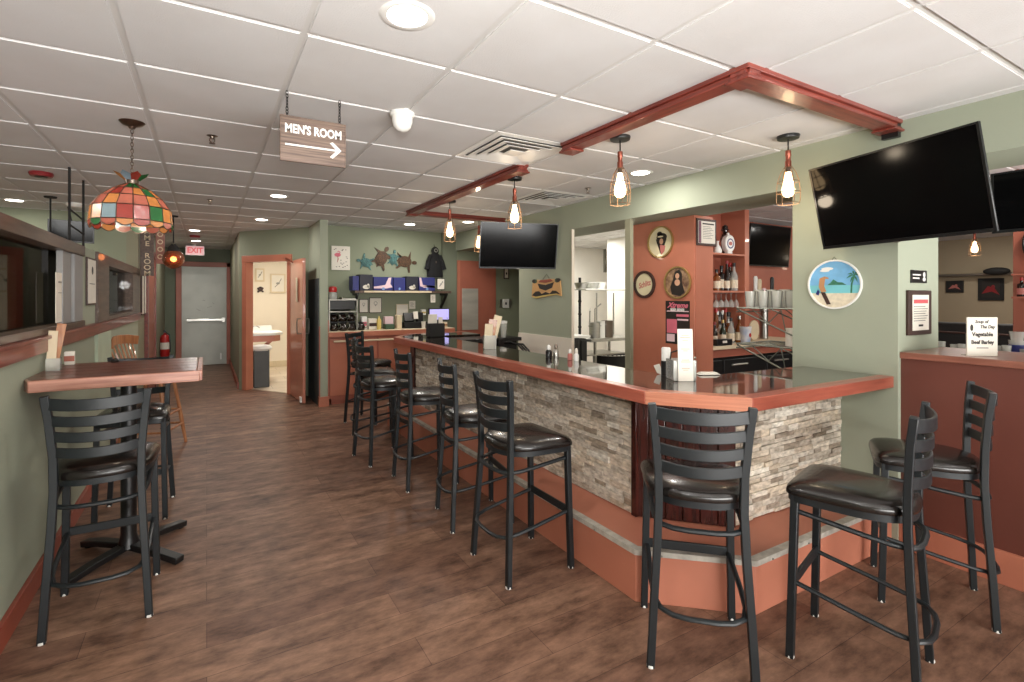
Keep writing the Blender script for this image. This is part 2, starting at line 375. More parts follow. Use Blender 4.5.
def thing(name, label, cat, loc=(0, 0, 0), rz=0.0, group=None):
    o = bpy.data.objects.new(name, None); C.objects.link(o); o.location = loc; o.rotation_euler = (0, 0, rz); o.empty_display_size = 0.1
    o['label'] = label; o['category'] = cat
    if group: o['group'] = group
    return o
def tag(o, label, cat, group=None, kind=None):
    o['label'] = label; o['category'] = cat
    if group: o['group'] = group
    if kind: o['kind'] = kind
    return o
def struct(name, mb, m, bevel=0.0, parent=None, smooth=False):
    o = mb.build(name, m, parent, bevel=bevel, smooth=smooth)
    if parent is None: o['kind'] = 'structure'
    return o
def dup(root, loc, rz, label, group=None):
    def cp(o, par):
        c = o.copy(); C.objects.link(c)
        if par is not None: c.parent = par
        for ch in [x for x in kids.get(o.name, [])]: cp(ch, c)
        return c
    kids = {}
    for x in list(bpy.data.objects):
        if x.parent is not None: kids.setdefault(x.parent.name, []).append(x)
    r = cp(root, None); r.location = loc; r.rotation_euler = (0, 0, rz); r['label'] = label
    if group: r['group'] = group
    return r
def text(name, s, size, fr, t, m, parent, ext=0.0006, align='CENTER', bold=0.0, sx=1.0, vert=False, slant=0.0):
    cu = bpy.data.curves.new(name, 'FONT'); cu.body = s; cu.size = size; cu.align_x = align; cu.align_y = 'CENTER'; cu.extrude = ext; cu.offset = bold; cu.shear = slant
    cu.resolution_u = 3
    if vert: cu.space_line = 0.82
    tmp = bpy.data.objects.new(name, cu); C.objects.link(tmp)
    bpy.context.view_layer.update()
    me = bpy.data.meshes.new_from_object(tmp.evaluated_get(bpy.context.evaluated_depsgraph_get()))
    bpy.data.objects.remove(tmp); bpy.data.curves.remove(cu)
    w = world_loc(parent) if parent is not None else Vector((0, 0, 0))
    for v in me.vertices: v.co = fr.p(v.co.x*sx, v.co.y, t + v.co.z) - w
    me.name = name; me.materials.clear(); me.materials.append(m)
    o = bpy.data.objects.new(name, me); C.objects.link(o)
    if parent is not None: o.parent = parent
    return o
PI = math.pi
exec_parts = []
# ================================================================== THE SETTING
struct('floor', MB().box((-4.3, -3.2, -0.1), (13.0, 13.0, 0)), M['floor'])
# suspended ceiling: backing, tile panels on the measured 2 ft grid, leaving out the two air diffusers
GX0, GY0, T = -0.284, 1.994, 0.6096
VENTS = [(3, 1), (5, 3)]
mb = MB(); mb.box((-4.3, -3.2, CEIL), (13.0, 13.0, CEIL + 0.08))
struct('ceiling', mb, M['grid'])
mb = MB()
for i in range(-7, 22):
    for j in range(-9, 19):
        if (i, j) in VENTS: continue
        x, y = GX0 + i*T, GY0 + j*T
        mb.box((x + 0.010, y + 0.010, CEIL - 0.0015), (x + T - 0.010, y + T - 0.010, CEIL + 0.001))
        mb.obox((x + T/2, y + T/2, CEIL - 0.0035), (T - 0.032, T - 0.032, 0.006))
tl = struct('ceiling_tiles', mb, M['ceil'])

def wall(name, a, b, m): return struct(name, MB().box(a, b), m)
wall('wall_back', (-4.3, -3.2, 0), (13, -3.0, CEIL), M['green'])
wall('wall_dining_left', (-4.3, -3, 0), (-4.1, 7.6, CEIL), M['beige'])
wall('wall_dining_far', (-4.1, 7.5, 0), (-0.863, 7.62, CEIL), M['green_dim'])
# low partition of the dining room with its red rail
struct('wall_left', MB().box((-0.863, -3, 0), (-0.743, 7.5, 1.155)).box((-0.863, 4.33, 1.155), (-0.743, 4.77, 1.785)), M['green'])
struct('trim_1', MB().box((-0.88, -3, 1.155), (-0.715, 7.5, 1.235)).box((-0.885, -3, 1.222), (-0.700, 7.5, 1.240)), M['redtrim_y'], bevel=0.004)
struct('baseboard_left', MB().box((-0.743, -3, 0), (-0.722, 7.5, 0.105)), M['base'], bevel=0.003)
# first glazed opening over the partition
w1 = struct('window_1', MB().box((-0.87, -3, 1.715), (-0.728, 4.33, 1.785)).box((-0.87, -3, 1.24), (-0.728, 4.33, 1.278)).box((-0.86, 1.10, 1.24), (-0.735, 1.18, 1.72)), M['brown'], bevel=0.004)
struct('window_pane', MB().box((-0.803, -3, 1.27), (-0.797, 4.10, 1.72)), M['pane'], parent=w1)
p1 = struct('window_post', MB().box((-0.775, 4.07, 1.278), (-0.738, 4.31, 1.715)).box((-0.78, 3.82, 1.278), (-0.748, 4.03, 1.715)), M['greypost'], parent=w1, bevel=0.003)
w2 = struct('window_2', MB().box((-0.875, 4.77, 1.235), (-0.722, 5.25, 1.785)).box((-0.87, 5.25, 1.70), (-0.725, 7.5, 1.785)).box((-0.87, 5.25, 1.24), (-0.725, 7.5, 1.275)).box((-0.87, 6.85, 1.27), (-0.725, 7.5, 1.72)), M['brown'], bevel=0.004)
struct('window_pane', MB().box((-0.803, 5.25, 1.27), (-0.797, 6.9, 1.72)), M['pane'], parent=w2)
# corridor
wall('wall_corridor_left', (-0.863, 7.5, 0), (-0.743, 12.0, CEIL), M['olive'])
struct('door_2', MB().box((-0.745, 8.30, 0.0), (-0.715, 9.40, 2.03)), M['orange_d'], bevel=0.003)
struct('trim_2', MB().box((-0.745, 8.20, 0), (-0.700, 8.30, 2.12)).box((-0.745, 9.40, 0), (-0.700, 9.50, 2.12)).box((-0.745, 8.2, 2.03), (-0.70, 9.5, 2.12)), M['redtrim_y'])
struct('baseboard_corridor', MB().box((0.415, 8.66, 0), (0.44, 12.0, 0.1)), M['base'])
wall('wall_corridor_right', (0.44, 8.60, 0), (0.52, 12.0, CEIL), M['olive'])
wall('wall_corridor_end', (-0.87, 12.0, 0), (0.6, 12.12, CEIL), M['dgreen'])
d1 = struct('door_1', MB().box((-0.45, 11.955, 0.01), (0.37, 12.0, 2.06)), M['doorgrey'], bevel=0.004)
struct('trim_3', MB().box((-0.55, 11.93, 0), (-0.45, 12.0, 2.16)).box((0.37, 11.93, 0), (0.44, 12.0, 2.16)).box((-0.55, 11.93, 2.06), (0.44, 12.0, 2.16)), M['orange_d'], bevel=0.004)
struct('push_bar', MB().box((-0.36, 11.89, 0.93), (0.33, 11.92, 0.975)).box((-0.36, 11.91, 0.92), (-0.30, 11.96, 0.985)).box((0.28, 11.89, 0.90), (0.34, 11.96, 1.0)), M['steel'], parent=d1, bevel=0.004)
struct('door_stop', MB().box((0.245, 11.93, 0.11), (0.275, 11.957, 0.24)), M['whitep'], parent=d1, bevel=0.003)
sc = MB()
for x, z, l, a in ((-0.16, 1.17, .07, .4), (-0.05, 1.36, .05, .2), (0.05, 1.22, .09, -.3), (-0.13, 1.15, .05, .1), (0.12, 1.3, .04, .6)):
    sc.obox((x, 11.953, z), (l, 0.002, 0.012), Matrix.Rotation(a, 3, 'Y'))
struct('scuff_marks', sc, M['steel_m'], parent=d1)
# diagonal wall with the bathroom door
A, P, Q, B = Vector((0.44, 8.60)), Vector((0.535, 8.475)), Vector((1.055, 7.835)), Vector((1.289, 7.545))
dd = (B - A).normalized(); nn = Vector((-dd.y, dd.x)) * 1.0
if nn.y < 0: nn = -nn                                        # away from the camera
def seg(a, b, t0, t1): return [tuple(a + nn*t0), tuple(b + nn*t0), tuple(b + nn*t1), tuple(a + nn*t1)]
mb = MB().prism(seg(A, P, 0, .1), 0, CEIL).prism(seg(Q, B, 0, .1), 0, CEIL).prism(seg(P, Q, 0, .1), 2.0, CEIL)
struct('wall_diagonal', mb, M['green_dim'])
mb = MB().prism(seg(P - dd*.07, P + dd*.012, -.025, .115), 0, 2.0).prism(seg(Q - dd*.012, Q + dd*.06, -.025, .115), 0, 2.0).prism(seg(P - dd*.07, Q + dd*.07, -.03, .115), 1.965, 2.065)
struct('trim_4', mb, M['orange'], bevel=0.004)
d3 = struct('door_3', MB().prism([(1.060, 7.80), (1.100, 7.80), (1.155, 6.99), (1.115, 6.99)], 0.012, 1.955), M['orange'], bevel=0.004)
mb = MB()
for s, xo in ((-1, 0), (1, 0.045)):
    x = 1.112 + xo*1.0 - 0.002
    mb.tube([(x, 7.06, 0.94), (x + s*0.05, 7.06, 0.94), (x + s*0.055, 7.06, 1.0), (x + s*0.055, 7.06, 1.10), (x + s*0.05, 7.06, 1.14), (x, 7.06, 1.14)], 0.008)
struct('door_handle', mb, M['steel_m'], parent=d3)
struct('closer_arm', MB().bar([(1.07, 7.55, 1.93), (0.99, 7.62, 1.99), (1.0, 7.8, 2.0)], .02, .015), M['copper'], parent=d3)
struct('notice', MB().box((1.078, 7.22, 1.37), (1.083, 7.32, 1.70)), M['papery'], parent=d3)
struct('kick_stop', MB().box((1.09, 7.02, 0.02), (1.112, 7.10, 0.09)), M['whitep'], parent=d3)
# bathroom behind it
struct('floor_bathroom', MB().prism([tuple(A + nn*0.02 + Vector((.08, 0))), tuple(B + nn*0.02), (2.2, 7.6), (2.2, 11.0), (0.52, 11.0)], 0.0, 0.006), M['btile'])
wall('wall_bathroom_far', (0.52, 11.0, 0), (2.3, 11.1, CEIL), M['cream'])
wall('wall_bathroom_right', (2.2, 7.6, 0), (2.3, 11.0, CEIL), M['cream'])
struct('wall_bathroom_left', MB().box((0.52, 8.75, 0), (0.56, 11.0, CEIL)), M['cream'])
struct('baseboard_bathroom', MB().box((0.56, 10.97, 0.006), (2.2, 11.0, 0.12)), M['papery'])
struct('trim_5', MB().prism(seg(Q - dd*.012, Q + dd*.02, .115, .13), 0, 2.0), M['cream'])
# wall stub beside the drink station
wall('wall_stub', (1.289, 6.72, 0), (1.39, 7.6, CEIL), M['green'])
struct('trim_6', MB().box((1.276, 6.78, 0.0), (1.289, 7.5, 1.68)), M['navy'])
struct('trim_7', MB().box((1.276, 6.70, 0), (1.402, 6.80, 0.13)), M['orange'], bevel=0.003)
struct('trim_8', MB().box((1.389, 6.715, 0.13), (1.402, 6.80, 1.13)).box((1.279, 6.712, 0.13), (1.290, 6.74, 1.05)), M['orange_d'])
wall('wall_far', (1.39, 7.2, 0), (4.76, 7.32, CEIL), M['green_dim'])
struct('trim_9', MB().box((3.23, 7.15, 0), (3.48, 7.2, CEIL)), M['dgreen'])
d4 = struct('door_4', MB().box((3.545, 7.17, 0.01), (4.215, 7.2, 2.02)), M['orange_d'], bevel=0.004)
struct('kick_panel', MB().box((3.58, 7.155, 0.9), (3.87, 7.17, 1.57)), M['panel'], parent=d4, bevel=0.002)
struct('trim_10', MB().box((3.49, 7.16, 0), (3.545, 7.2, 2.02)), M['orange'])
# long wall behind the bar: soffit, pillar, openings
XW = 3.46
sof = MB().box((XW, -3.0, 2.17), (3.94, 7.2, CEIL))
struct('trim_11', sof, M['green'])
struct('wall_pillar', MB().box((XW, 1.336, 0), (4.0, 1.925, 2.172)), M['green'])
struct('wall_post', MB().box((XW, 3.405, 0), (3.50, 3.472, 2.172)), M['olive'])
struct('wall_bar', MB().box((XW, 4.257, 0), (3.48, 5.308, 2.172)), M['green'])
struct('trim_12', MB().box((3.448, 4.25, 0.0), (3.46, 5.308, 0.985)), M['frp'])
struct('trim_13', MB().box((3.452, 4.246, 0), (3.484, 4.257, 2.172)), M['cream'])
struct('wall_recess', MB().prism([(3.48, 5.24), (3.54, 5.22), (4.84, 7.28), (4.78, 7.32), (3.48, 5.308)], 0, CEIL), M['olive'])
# kitchen beyond the opening
wall('wall_kitchen_far', (4.72, 8.0, 0), (8.3, 8.1, CEIL), M['white_wall'])
wall('wall_kitchen_right', (6.15, 4.25, 0), (8.3, 6.6, CEIL), M['white_wall'])
wall('wall_kitchen_end', (8.2, 6.6, 0), (8.3, 8.0, CEIL), M['white_wall'])
struct('wall_kitchen_near', MB().box((4.32, 4.17, 0), (7.6, 4.25, CEIL)), M['white_wall'])
struct('wall_kitchen_left', MB().box((4.78, 7.3, 0), (4.84, 8.0, CEIL)), M['white_wall'])
struct('floor_kitchen', MB().box((3.52, 4.27, 0), (6.15, 5.2, 0.004)).prism([(3.6, 5.2), (6.15, 5.2), (6.15, 6.6), (8.2, 6.6), (8.2, 8.0), (4.85, 8.0), (4.85, 7.2)], 0, 0.004), mat('kitchen_floor', (150, 136, 120), 0.5))
# back-bar room
wall('wall_backbar', (4.26, 4.1, 0), (9.4, 4.17, CEIL), M['orange_d'])
wall('wall_lounge_far', (11.6, -3, 0), (11.75, 4.1, CEIL), M['beige'])
struct('trim_14', MB().box((5.62, 0.95, 0), (5.95, 1.412, CEIL)), M['orange_d'], bevel=0.004)
# half wall on the right
hw = struct('wall_right', MB().box((3.495, -3.0, 0), (3.62, 1.336, 1.085)), M['halfwall'])
struct('trim_15', MB().box((3.478, -3.0, 1.085), (4.06, 1.336, 1.122)), M['captop'], bevel=0.005)
struct('baseboard_right', MB().box((3.468, -3.0, 0), (3.495, 1.34, 0.165)), M['orange'], bevel=0.003)

# ================================================================== CEILING FITTINGS
def downlight(x, y, label):
    t = thing('recessed_downlight', label, 'ceiling light', (x, y, CEIL), group='recessed ceiling lights')
    mb = MB().lathe([(0.098, -0.002), (0.10, -0.006), (0.092, -0.011), (0.072, -0.010), (0.070, -0.004)], n=36)
    mb.build('trim_ring', M['whitep'], t, local=True)
    MB().lathe([(0.0705, -0.0085), (0.0001, -0.0095)], n=32).build('lens', M['led'], t, local=True)
    lamp('light', 'AREA', (0, 0, -0.014), FD_POWER, (1, 0.96, 0.90), 0.14, parent=t)
    return t
DL = {0: 'large recessed round ceiling light nearest the camera, left of the white dome', 1: 'recessed ceiling light over the walkway behind the hanging sign, nearer of two',
      2: 'recessed ceiling light just in front of the bathroom door', 3: 'recessed ceiling light at the start of the corridor to the grey door', 4: 'small recessed ceiling light deep in the corridor near the exit sign',
      5: 'recessed ceiling light between the two right-hand cage pendants', 6: 'recessed ceiling light at far left over the dining room', 7: 'recessed ceiling light over the turtle wall art',
      8: 'recessed ceiling light behind the cage pendant near the far television', 17: 'recessed ceiling light seen through the opening above the back bar shelves', 16: 'recessed ceiling light in the lounge beyond the maroon half wall'}
for i, (x, y) in enumerate(DOWN): downlight(x, y, DL.get(i, 'added recessed round ceiling light out of view, there to light the room'))

def diffuser(i, j, label):
    x, y = GX0 + (i + .5)*T, GY0 + (j + .5)*T
    t = thing('ceiling_diffuser', label, 'air vent', (x, y, CEIL), group='square ceiling air diffusers')
    def sq(mb, r, w, z0, z1, tilt):
        o = r; q = r - w
        for k in range(4):
            a = k*PI/2; c, s = math.cos(a), math.sin(a)
            pts = [(-o, o, z0), (o, o, z0), (q, q, z1), (-q, q, z1)]
            vs = [mb.b.verts.new((px*c - py*s, px*s + py*c, pz)) for px, py, pz in pts]
            ws = [mb.b.verts.new((px*c - py*s, px*s + py*c, pz + 0.003)) for px, py, pz in pts]
            mb._f(vs); mb._f(ws[::-1])
            for q_ in range(4): mb._f([vs[q_], vs[(q_+1) % 4], ws[(q_+1) % 4], ws[q_]])
    mb = MB(); sq(mb, T/2 - .006, .045, -.004, -.008, 0); mb.build('outer_frame', M['whitep'], t, local=True)
    for r in (.248, .190, .132):
        mb = MB(); sq(mb, r, .054, -.018, -.006, 0); mb.build('louvre', M['whitep'], t, local=True)
    MB().obox((0, 0, -.018), (.11, .11, .004)).build('centre_plate', M['whitep'], t, local=True)
    MB().obox((0, 0, 0.0), (T - .03, T - .03, .003)).build('dark_throat', M['throat'], t, local=True)
    return t
diffuser(3, 1, 'square white ceiling air diffuser beside the near end of the red ceiling frames')
diffuser(5, 3, 'square white ceiling air diffuser over the bar, further back than the other')
tag(MB().box((2.2, 4.17, CEIL - .006), (2.70, 4.25, CEIL)).build('slot_vent', M['black']), 'narrow dark slot opening in the ceiling beside the far red frame', 'slot vent')

def frame_beam(pts, label):
    t = thing('ceiling_trim_frame', label, 'ceiling frame', (pts[0][0], pts[0][1], CEIL), group='red ceiling frames')
    for a, b in zip(pts, pts[1:]):
        a, b = Vector(a), Vector(b); d = (b - a).normalized(); n = Vector((-d.y, d.x)); e = d*0.05
        a0, b0 = a - e, b + e
        mb = MB()
        for w, z0, z1 in ((.052, CEIL - .026, CEIL - .001), (.038, CEIL - .046, CEIL - .026), (.048, CEIL - .058, CEIL - .046)):
            mb.prism([tuple(a0 + n*w), tuple(b0 + n*w), tuple(b0 - n*w), tuple(a0 - n*w)], z0, z1)
        mb.build('beam', M['redtrim_y'] if abs(d.y) > .5 else M['redtrim'], t, bevel=.003)
    for q in (pts[0], pts[-1], pts[1]):
        MB().box((q[0] - .058, q[1] - .058, CEIL - .072), (q[0] + .058, q[1] + .058, CEIL - .058)).build('corner_block', M['redtrim'], t, bevel=.004)
    return t
frame_beam([(2.075, 2.56), (2.075, 1.36), (3.40, 1.36)], 'red wooden ceiling frame turning a corner toward the big near television')
frame_beam([(2.09, 3.20), (2.09, 5.5), (3.3, 5.5)], 'red wooden ceiling frame at the far end of the bar')

def pendant(x, y, label, z_scale=1.0):
    t = thing('cage_pendant', label, 'pendant lamp', (x, y, CEIL), group='cage pendant lamps')
    MB().lathe([(0.0001, 0), (.062, 0), (.064, -.012), (.060, -.026), (.012, -.028), (.0001, -.028)], n=28).build('canopy', M['black'], t, local=True)
    MB().tube([(0, 0, -.026), (0, 0, -.10)], .0045).build('cord', M['blackm'], t, local=True)
    MB().lathe([(.006, -.095), (.016, -.10), (.017, -.13), (.014, -.135), (.014, -.16), (.018, -.165), (.018, -.20), (.010, -.205)], n=20).build('socket', M['copper'], t, local=True)
    MB().lathe([(.013, -.20), (.015, -.235)], n=16).build('bulb_base', M['pewter'], t, local=True)
    MB().lathe([(.0145, -.232), (.017, -.25), (.024, -.285), (.033, -.32), (.037, -.345), (.034, -.367), (.020, -.385), (.0001, -.390)], n=24).build('bulb', M['bulb'], t, local=True)
    mb = MB(); n = 6
    for k in range(n):
        a = 2*PI*k/n; c, s = math.cos(a), math.sin(a)
        mb.tube([(r*c, r*s, z) for r, z in ((.020, -.20), (.040, -.235), (.058, -.29), (.064, -.35), (.064, -.41), (.060, -.430))], .0022, 5)
    for r, z in ((.021, -.205), (.059, -.295), (.064, -.36), (.060, -.430)):
        mb.tube([(r*math.cos(2*PI*k/24), r*math.sin(2*PI*k/24), z) for k in range(24)], .0022, 5, closed=True)
    mb.build('wire_cage', M['cagem'], t, local=True)
    lamp('light', 'POINT', (0, 0, -.47), 2.6, (1, .82, .60), .04, parent=t)
    return t
pendant(2.27, 2.32, 'cage pendant with a lit bulb in front of the orange cabinet, second from the right')
pendant(3.17, 1.79, 'cage pendant with a lit bulb beside the big near television, rightmost of the row')
pendant(2.27, 3.55, 'cage pendant with a lit bulb hanging in front of the far television')
pendant(2.22, 4.73, 'cage pendant with a lit bulb left of the far television, furthest in the row')
pendant(3.05, 5.62, 'cage pendant mostly hidden behind the far television')
pendant(9.5, 2.77, 'cage pendant with a lit bulb in the lounge beyond the half wall')

# stained-glass lamp
def stained_lamp():
    x, y = -0.375, 3.495
    t = thing('stained_glass_lamp', 'multicoloured stained-glass dome lamp hanging on a chain over the left table', 'hanging lamp', (x, y, CEIL))
    MB().lathe([(.0001, 0), (.062, 0), (.064, -.008), (.05, -.022), (.02, -.034), (.014, -.045), (.0001, -.046)], n=32).build('canopy', M['pewter'], t, local=True)
    mb = MB(); z = -.05
    for k in range(15):
        a = k % 2 * PI/2; c, s = math.cos(a), math.sin(a)
        mb.tube([(c*.007*math.cos(q), s*.007*math.cos(q), z - .011 + .0135*math.sin(q)) for q in [2*PI*i/10 for i in range(10)]], .0022, 5, closed=True); z -= .0185
    mb.build('chain', M['pewter'], t, local=True)
    n = 16; Z = CEIL
    rows = [(.036, 2.085 - Z), (.095, 2.052 - Z), (.152, 2.005 - Z), (.192, 1.945 - Z), (.200, 1.865 - Z)]
    seq = {0: [1, 0, 4, 0], 1: [4, 3, 0, 1, 0, 2], 2: [0, 1, 4, 3, 0], 3: [4, 1, 2, 3]}
    mb = MB(); P3 = lambda r, z, k: Vector((r*math.cos(2*PI*(k + .35)/n), r*math.sin(2*PI*(k + .35)/n), z))
    lead = MB()
    for i in range(4):
        (r0, z0), (r1, z1) = rows[i], rows[i+1]
        for k in range(n):
            q = seq[i]; mb.mi = q[(k*3 + i*2 + k//3) % len(q)]
            v = [mb.b.verts.new(p) for p in (P3(r0, z0, k), P3(r0, z0, k+1), P3(r1, z1, k+1), P3(r1, z1, k))]; mb._f(v)
            lead.tube([P3(r0, z0, k), P3(r1, z1, k)], .0028, 5)
            lead.tube([P3(r1, z1, k), P3(r1, z1, k+1)], .0028, 5)
    r1, z1 = rows[-1]
    for k in range(n):                                     # scalloped skirt
        mb.mi = [2, 4, 0, 1, 5, 4][(k*5) % 6]
        top = [P3(r1, z1, k), P3(r1, z1, k+1)]; low = []
        for q in range(7):
            f = q/6; p = top[0].lerp(top[1], f); low.append(p + Vector((0, 0, -.030 + .018*math.sin(PI*f)*(-1) + .010)))
        v = [mb.b.verts.new(p) for p in [top[0]] + low + [top[1]]]; mb._f(v)
        lead.tube(low, .003, 5); lead.tube([top[0], low[0]], .0025, 5); lead.ball(low[0], .005, 6)
    mb.build('glass_shade', SG, t, local=True, smooth=False)
    lead.build('lead_came', M['pewter'], t, local=True)
    mb = MB(); c6 = 8
    for k in range(c6):
        mb.mi = [4, 3, 2, 1][k % 4]; a0, a1, am = 2*PI*k/c6, 2*PI*(k+1)/c6, 2*PI*(k+.5)/c6
        pts = [(.028*math.cos(a0), .028*math.sin(a0), 2.10 - Z), (.028*math.cos(a1), .028*math.sin(a1), 2.10 - Z), (.070*math.cos(a1), .070*math.sin(a1), 2.135 - Z), (.092*math.cos(am), .092*math.sin(am), 2.150 - Z), (.070*math.cos(a0), .070*math.sin(a0), 2.135 - Z)]
        mb._f([mb.b.verts.new(p) for p in pts])
    mb.build('glass_crown', SG, t, local=True, smooth=False)
    MB().lathe([(.034, 2.088 - Z), (.036, 2.112 - Z), (.010, 2.13 - Z)], n=20).build('neck', M['pewter'], t, local=True)
    MB().ball((0, 0, 1.955 - Z), .032, 16).build('bulb', M['bulb'], t, local=True)
    lamp('light', 'POINT', (0, 0, 1.90 - Z), 1.6, (1, .86, .68), .03, parent=t)
stained_lamp()

def globe(x, y, z, r, label):
    t = thing('amber_globe_lamp', label, 'hanging lamp', (x, y, CEIL), group='amber globe lamps')
    MB().lathe([(.0001, 0), (.055, 0), (.05, -.02), (.0001, -.025)], n=20).build('canopy', M['blackm'], t, local=True)
    MB().tube([(0, 0, -.02), (0, 0, z - CEIL + r + .05)], .008).build('stem', M['blackm'], t, local=True)
    MB().lathe([(.02, z - CEIL + r + .07), (.055, z - CEIL + r + .03), (.075, z - CEIL + r - .03)], n=20).build('cap', M['blackm'], t, local=True)
    MB().ball((0, 0, z - CEIL), r, 24).build('globe', M['amber'], t, local=True)
    MB().ball((0, 0, z - CEIL), .036, 12).build('bulb', M['bulb'], t, local=True)
    lamp('light', 'POINT', (0, 0, z - CEIL + .0), 9, (1, .62, .36), .035, parent=t)
globe(-0.36, 7.3, 1.905, .122, 'amber glass globe lamp lit at the mouth of the corridor')
globe(-1.37, 6.5, 1.80, .10, 'amber glass globe lamp added behind the left window in place of a reflected globe')  # added globe, stands in for the globe reflected in the window pane

def sprinkler(x, y, label):
    t = thing('fire_sprinkler', label, 'sprinkler', (x, y, CEIL), group='ceiling fire sprinklers')
    MB().lathe([(.0001, 0), (.036, 0), (.034, -.006), (.014, -.012), (.012, -.024), (.0001, -.026)], n=20).build('escutcheon', M['pewter'], t, local=True)
    MB().tube([(-.012, 0, -.022), (-.014, 0, -.038), (0, 0, -.052)], .003, 6).tube([(.012, 0, -.022), (.014, 0, -.038), (0, 0, -.052)], .003, 6).lathe([(.0001, -.05), (.018, -.052), (.018, -.055), (.0001, -.056)], n=14).build('deflector', M['pewter'], t, local=True)
sprinkler(0.03, 3.55, 'small fire sprinkler in the ceiling right of the stained-glass lamp'); sprinkler(0.03, 5.9, 'small fire sprinkler in the ceiling further down the walkway')
sprinkler(3.08, 3.56, 'small fire sprinkler in the ceiling over the bar beside the green soffit')
t = thing('dome_camera', 'white dome security camera on the ceiling right of the hanging sign', 'security camera', (0.935, 2.604, CEIL))
MB().lathe([(.0001, 0), (.066, 0), (.068, -.018), (.058, -.03), (.0001, -.031)], n=32).build('base', M['whitep'], t, local=True)
MB().lathe([(.056, -.028), (.056, -.055), (.046, -.085), (.028, -.102), (.0001, -.108)], n=32).build('dome', M['whitep'], t, local=True)
t = thing('fire_alarm', 'dark red round alarm on the ceiling left of the stained-glass lamp', 'alarm', (-1.17, 5.28, CEIL))
MB().lathe([(.0001, 0), (.075, 0), (.079, -.02), (.070, -.040), (.0001, -.042)], n=32).build('housing', M['dred'], t, local=True)
MB().lathe([(.045, -.040), (.038, -.047), (.0001, -.049)], n=24).build('grille', M['black'], t, local=True)
t = thing('fire_alarm', 'dark red round alarm on the corridor ceiling between two lights', 'alarm', (-.17, 9.5, CEIL))
MB().lathe([(.0001, 0), (.075, 0), (.079, -.02), (.070, -.040), (.0001, -.042)], n=32).build('housing', M['dred'], t, local=True)
t = thing('smoke_detector', 'white round smoke detector on the dining room ceiling at far left', 'smoke detector', (-1.24, 6.84, CEIL))
MB().lathe([(.0001, 0), (.075, 0), (.078, -.025), (.055, -.05), (.0001, -.055)], n=28).build('body', M['whitep'], t, local=True)
# vertical hanging rods at left
mb = MB()
for x, y in ((-.93, 4.95), (-.93, 5.45)): mb.tube([(x, y, CEIL), (x, y, 1.80)], .009)
for z in (2.12, 2.0, 1.88): mb.tube([(-.93, 4.95, z), (-.93, 5.45, z - .02)], .007)
tag(mb.build('hanging_rod_rack', M['blackm']), 'thin dark rod rack hanging from the ceiling behind the stained-glass lamp', 'rack')

# hanging sign
t = thing('hanging_sign', 'woodgrain sign with white lettering and arrow hanging on two chains', 'sign', (0.468, 2.6, CEIL))
f = FY(0.468, 2.604, 2.215)
MB().fbox(f, -.158, .158, -.112, .112, 0, .012).build('board', M['signwood'], t, bevel=.002)
text('lettering', "MEN'S ROOM", .060, Fr(f.o + Vector((0, 0, .048)), f.r, n=f.n), .0125, M['whitep'], t, bold=.0018, sx=.76)
mb = MB(); mb.fbox(f, -.135, .115, -.034, -.026, .0125, .0135); mb.plate(f, [(.078, .004), (.092, .010), (.135, -.028), (.092, -.072), (.078, -.066), (.112, -.030)], .0125, .0135)
mb.build('arrow', M['whitep'], t)
for cx in (-.125, .128):
    mb = MB(); z = CEIL - .004
    while z > 2.335:
        k = int(round((CEIL - z)*100)) % 2; a = (k % 2)*PI/2 + .4; c, s = math.cos(a), math.sin(a)
        mb.tube([(0.468 + cx + c*.006*math.cos(q), 2.6 + s*.006*math.cos(q), z - .009 + .011*math.sin(q)) for q in [2*PI*i/8 for i in range(8)]], .002, 5, closed=True); z -= .0155
    mb.build('chain', M['blackm'], t)

# ================================================================== TELEVISIONS
def tv(label, C0, Wd, az, tilt, roll=0.0, asp=.57, mount=None, cat='television'):
    az, tilt = math.radians(az), math.radians(tilt)
    n = Vector((math.cos(az)*math.cos(tilt), math.sin(az)*math.cos(tilt), math.sin(tilt))); r = Vector((0, 0, 1)).cross(n).normalized(); u = n.cross(r)
    f = Fr(C0, r, u, n); h = Wd*asp; w2, h2 = Wd/2, h/2
    t = thing('television', label, cat, C0)
    MB().fbox(f, -w2, w2, -h2, h2, -.012, 0).fbox(f, -w2*.8, w2*.8, -h2*.85, h2*.6, -.045, -.012).build('housing', M['bezel'], t, bevel=.004)
    MB().fbox(f, -w2 + .012, w2 - .012, -h2 + .018, h2 - .010, 0, .0015).build('screen', M['screen'], t)
    mb = MB()
    for a in ((-w2, w2, h2 - .009, h2), (-w2, w2, -h2, -h2 + .017), (-w2, -w2 + .011, -h2, h2), (w2 - .011, w2, -h2, h2)): mb.fbox(f, *a, 0, .005)
    mb.build('bezel', M['bezel'], t)
    MB().fbox(f, -.015, .015, -h2 - .004, -h2 + .002, -.004, .006).build('sensor', M['steel_m'], t)
    if mount:
        MB().bar([f.p(0, 0, -.045), Vector(mount)], .05, .05, up=(0.01, 0.02, 1)).fbox(f, -.14, .14, -.12, .12, -.06, -.044).build('wall_mount', M['black'], t)
    return t
k = .88/.95
tv('big black television tilted down from the wall above the beach picture', EYEP + (Vector((3.429, 1.368, 2.022)) - EYEP)*k*1.0, .88, 163.9, -13.1, mount=(3.45, 1.42, 2.05))
tv('black television hanging over the far end of the bar above the striped boat plaque', EYEP + (Vector((3.042, 4.666, 2.005)) - EYEP)*.985, .885, 253.5, -11.2, mount=(3.30, 4.95, 2.1))
MB_ = MB().bar([(3.05, 4.75, 2.1), (3.05, 4.8, CEIL)], .04, .04, up=(0, 1, 0.01))
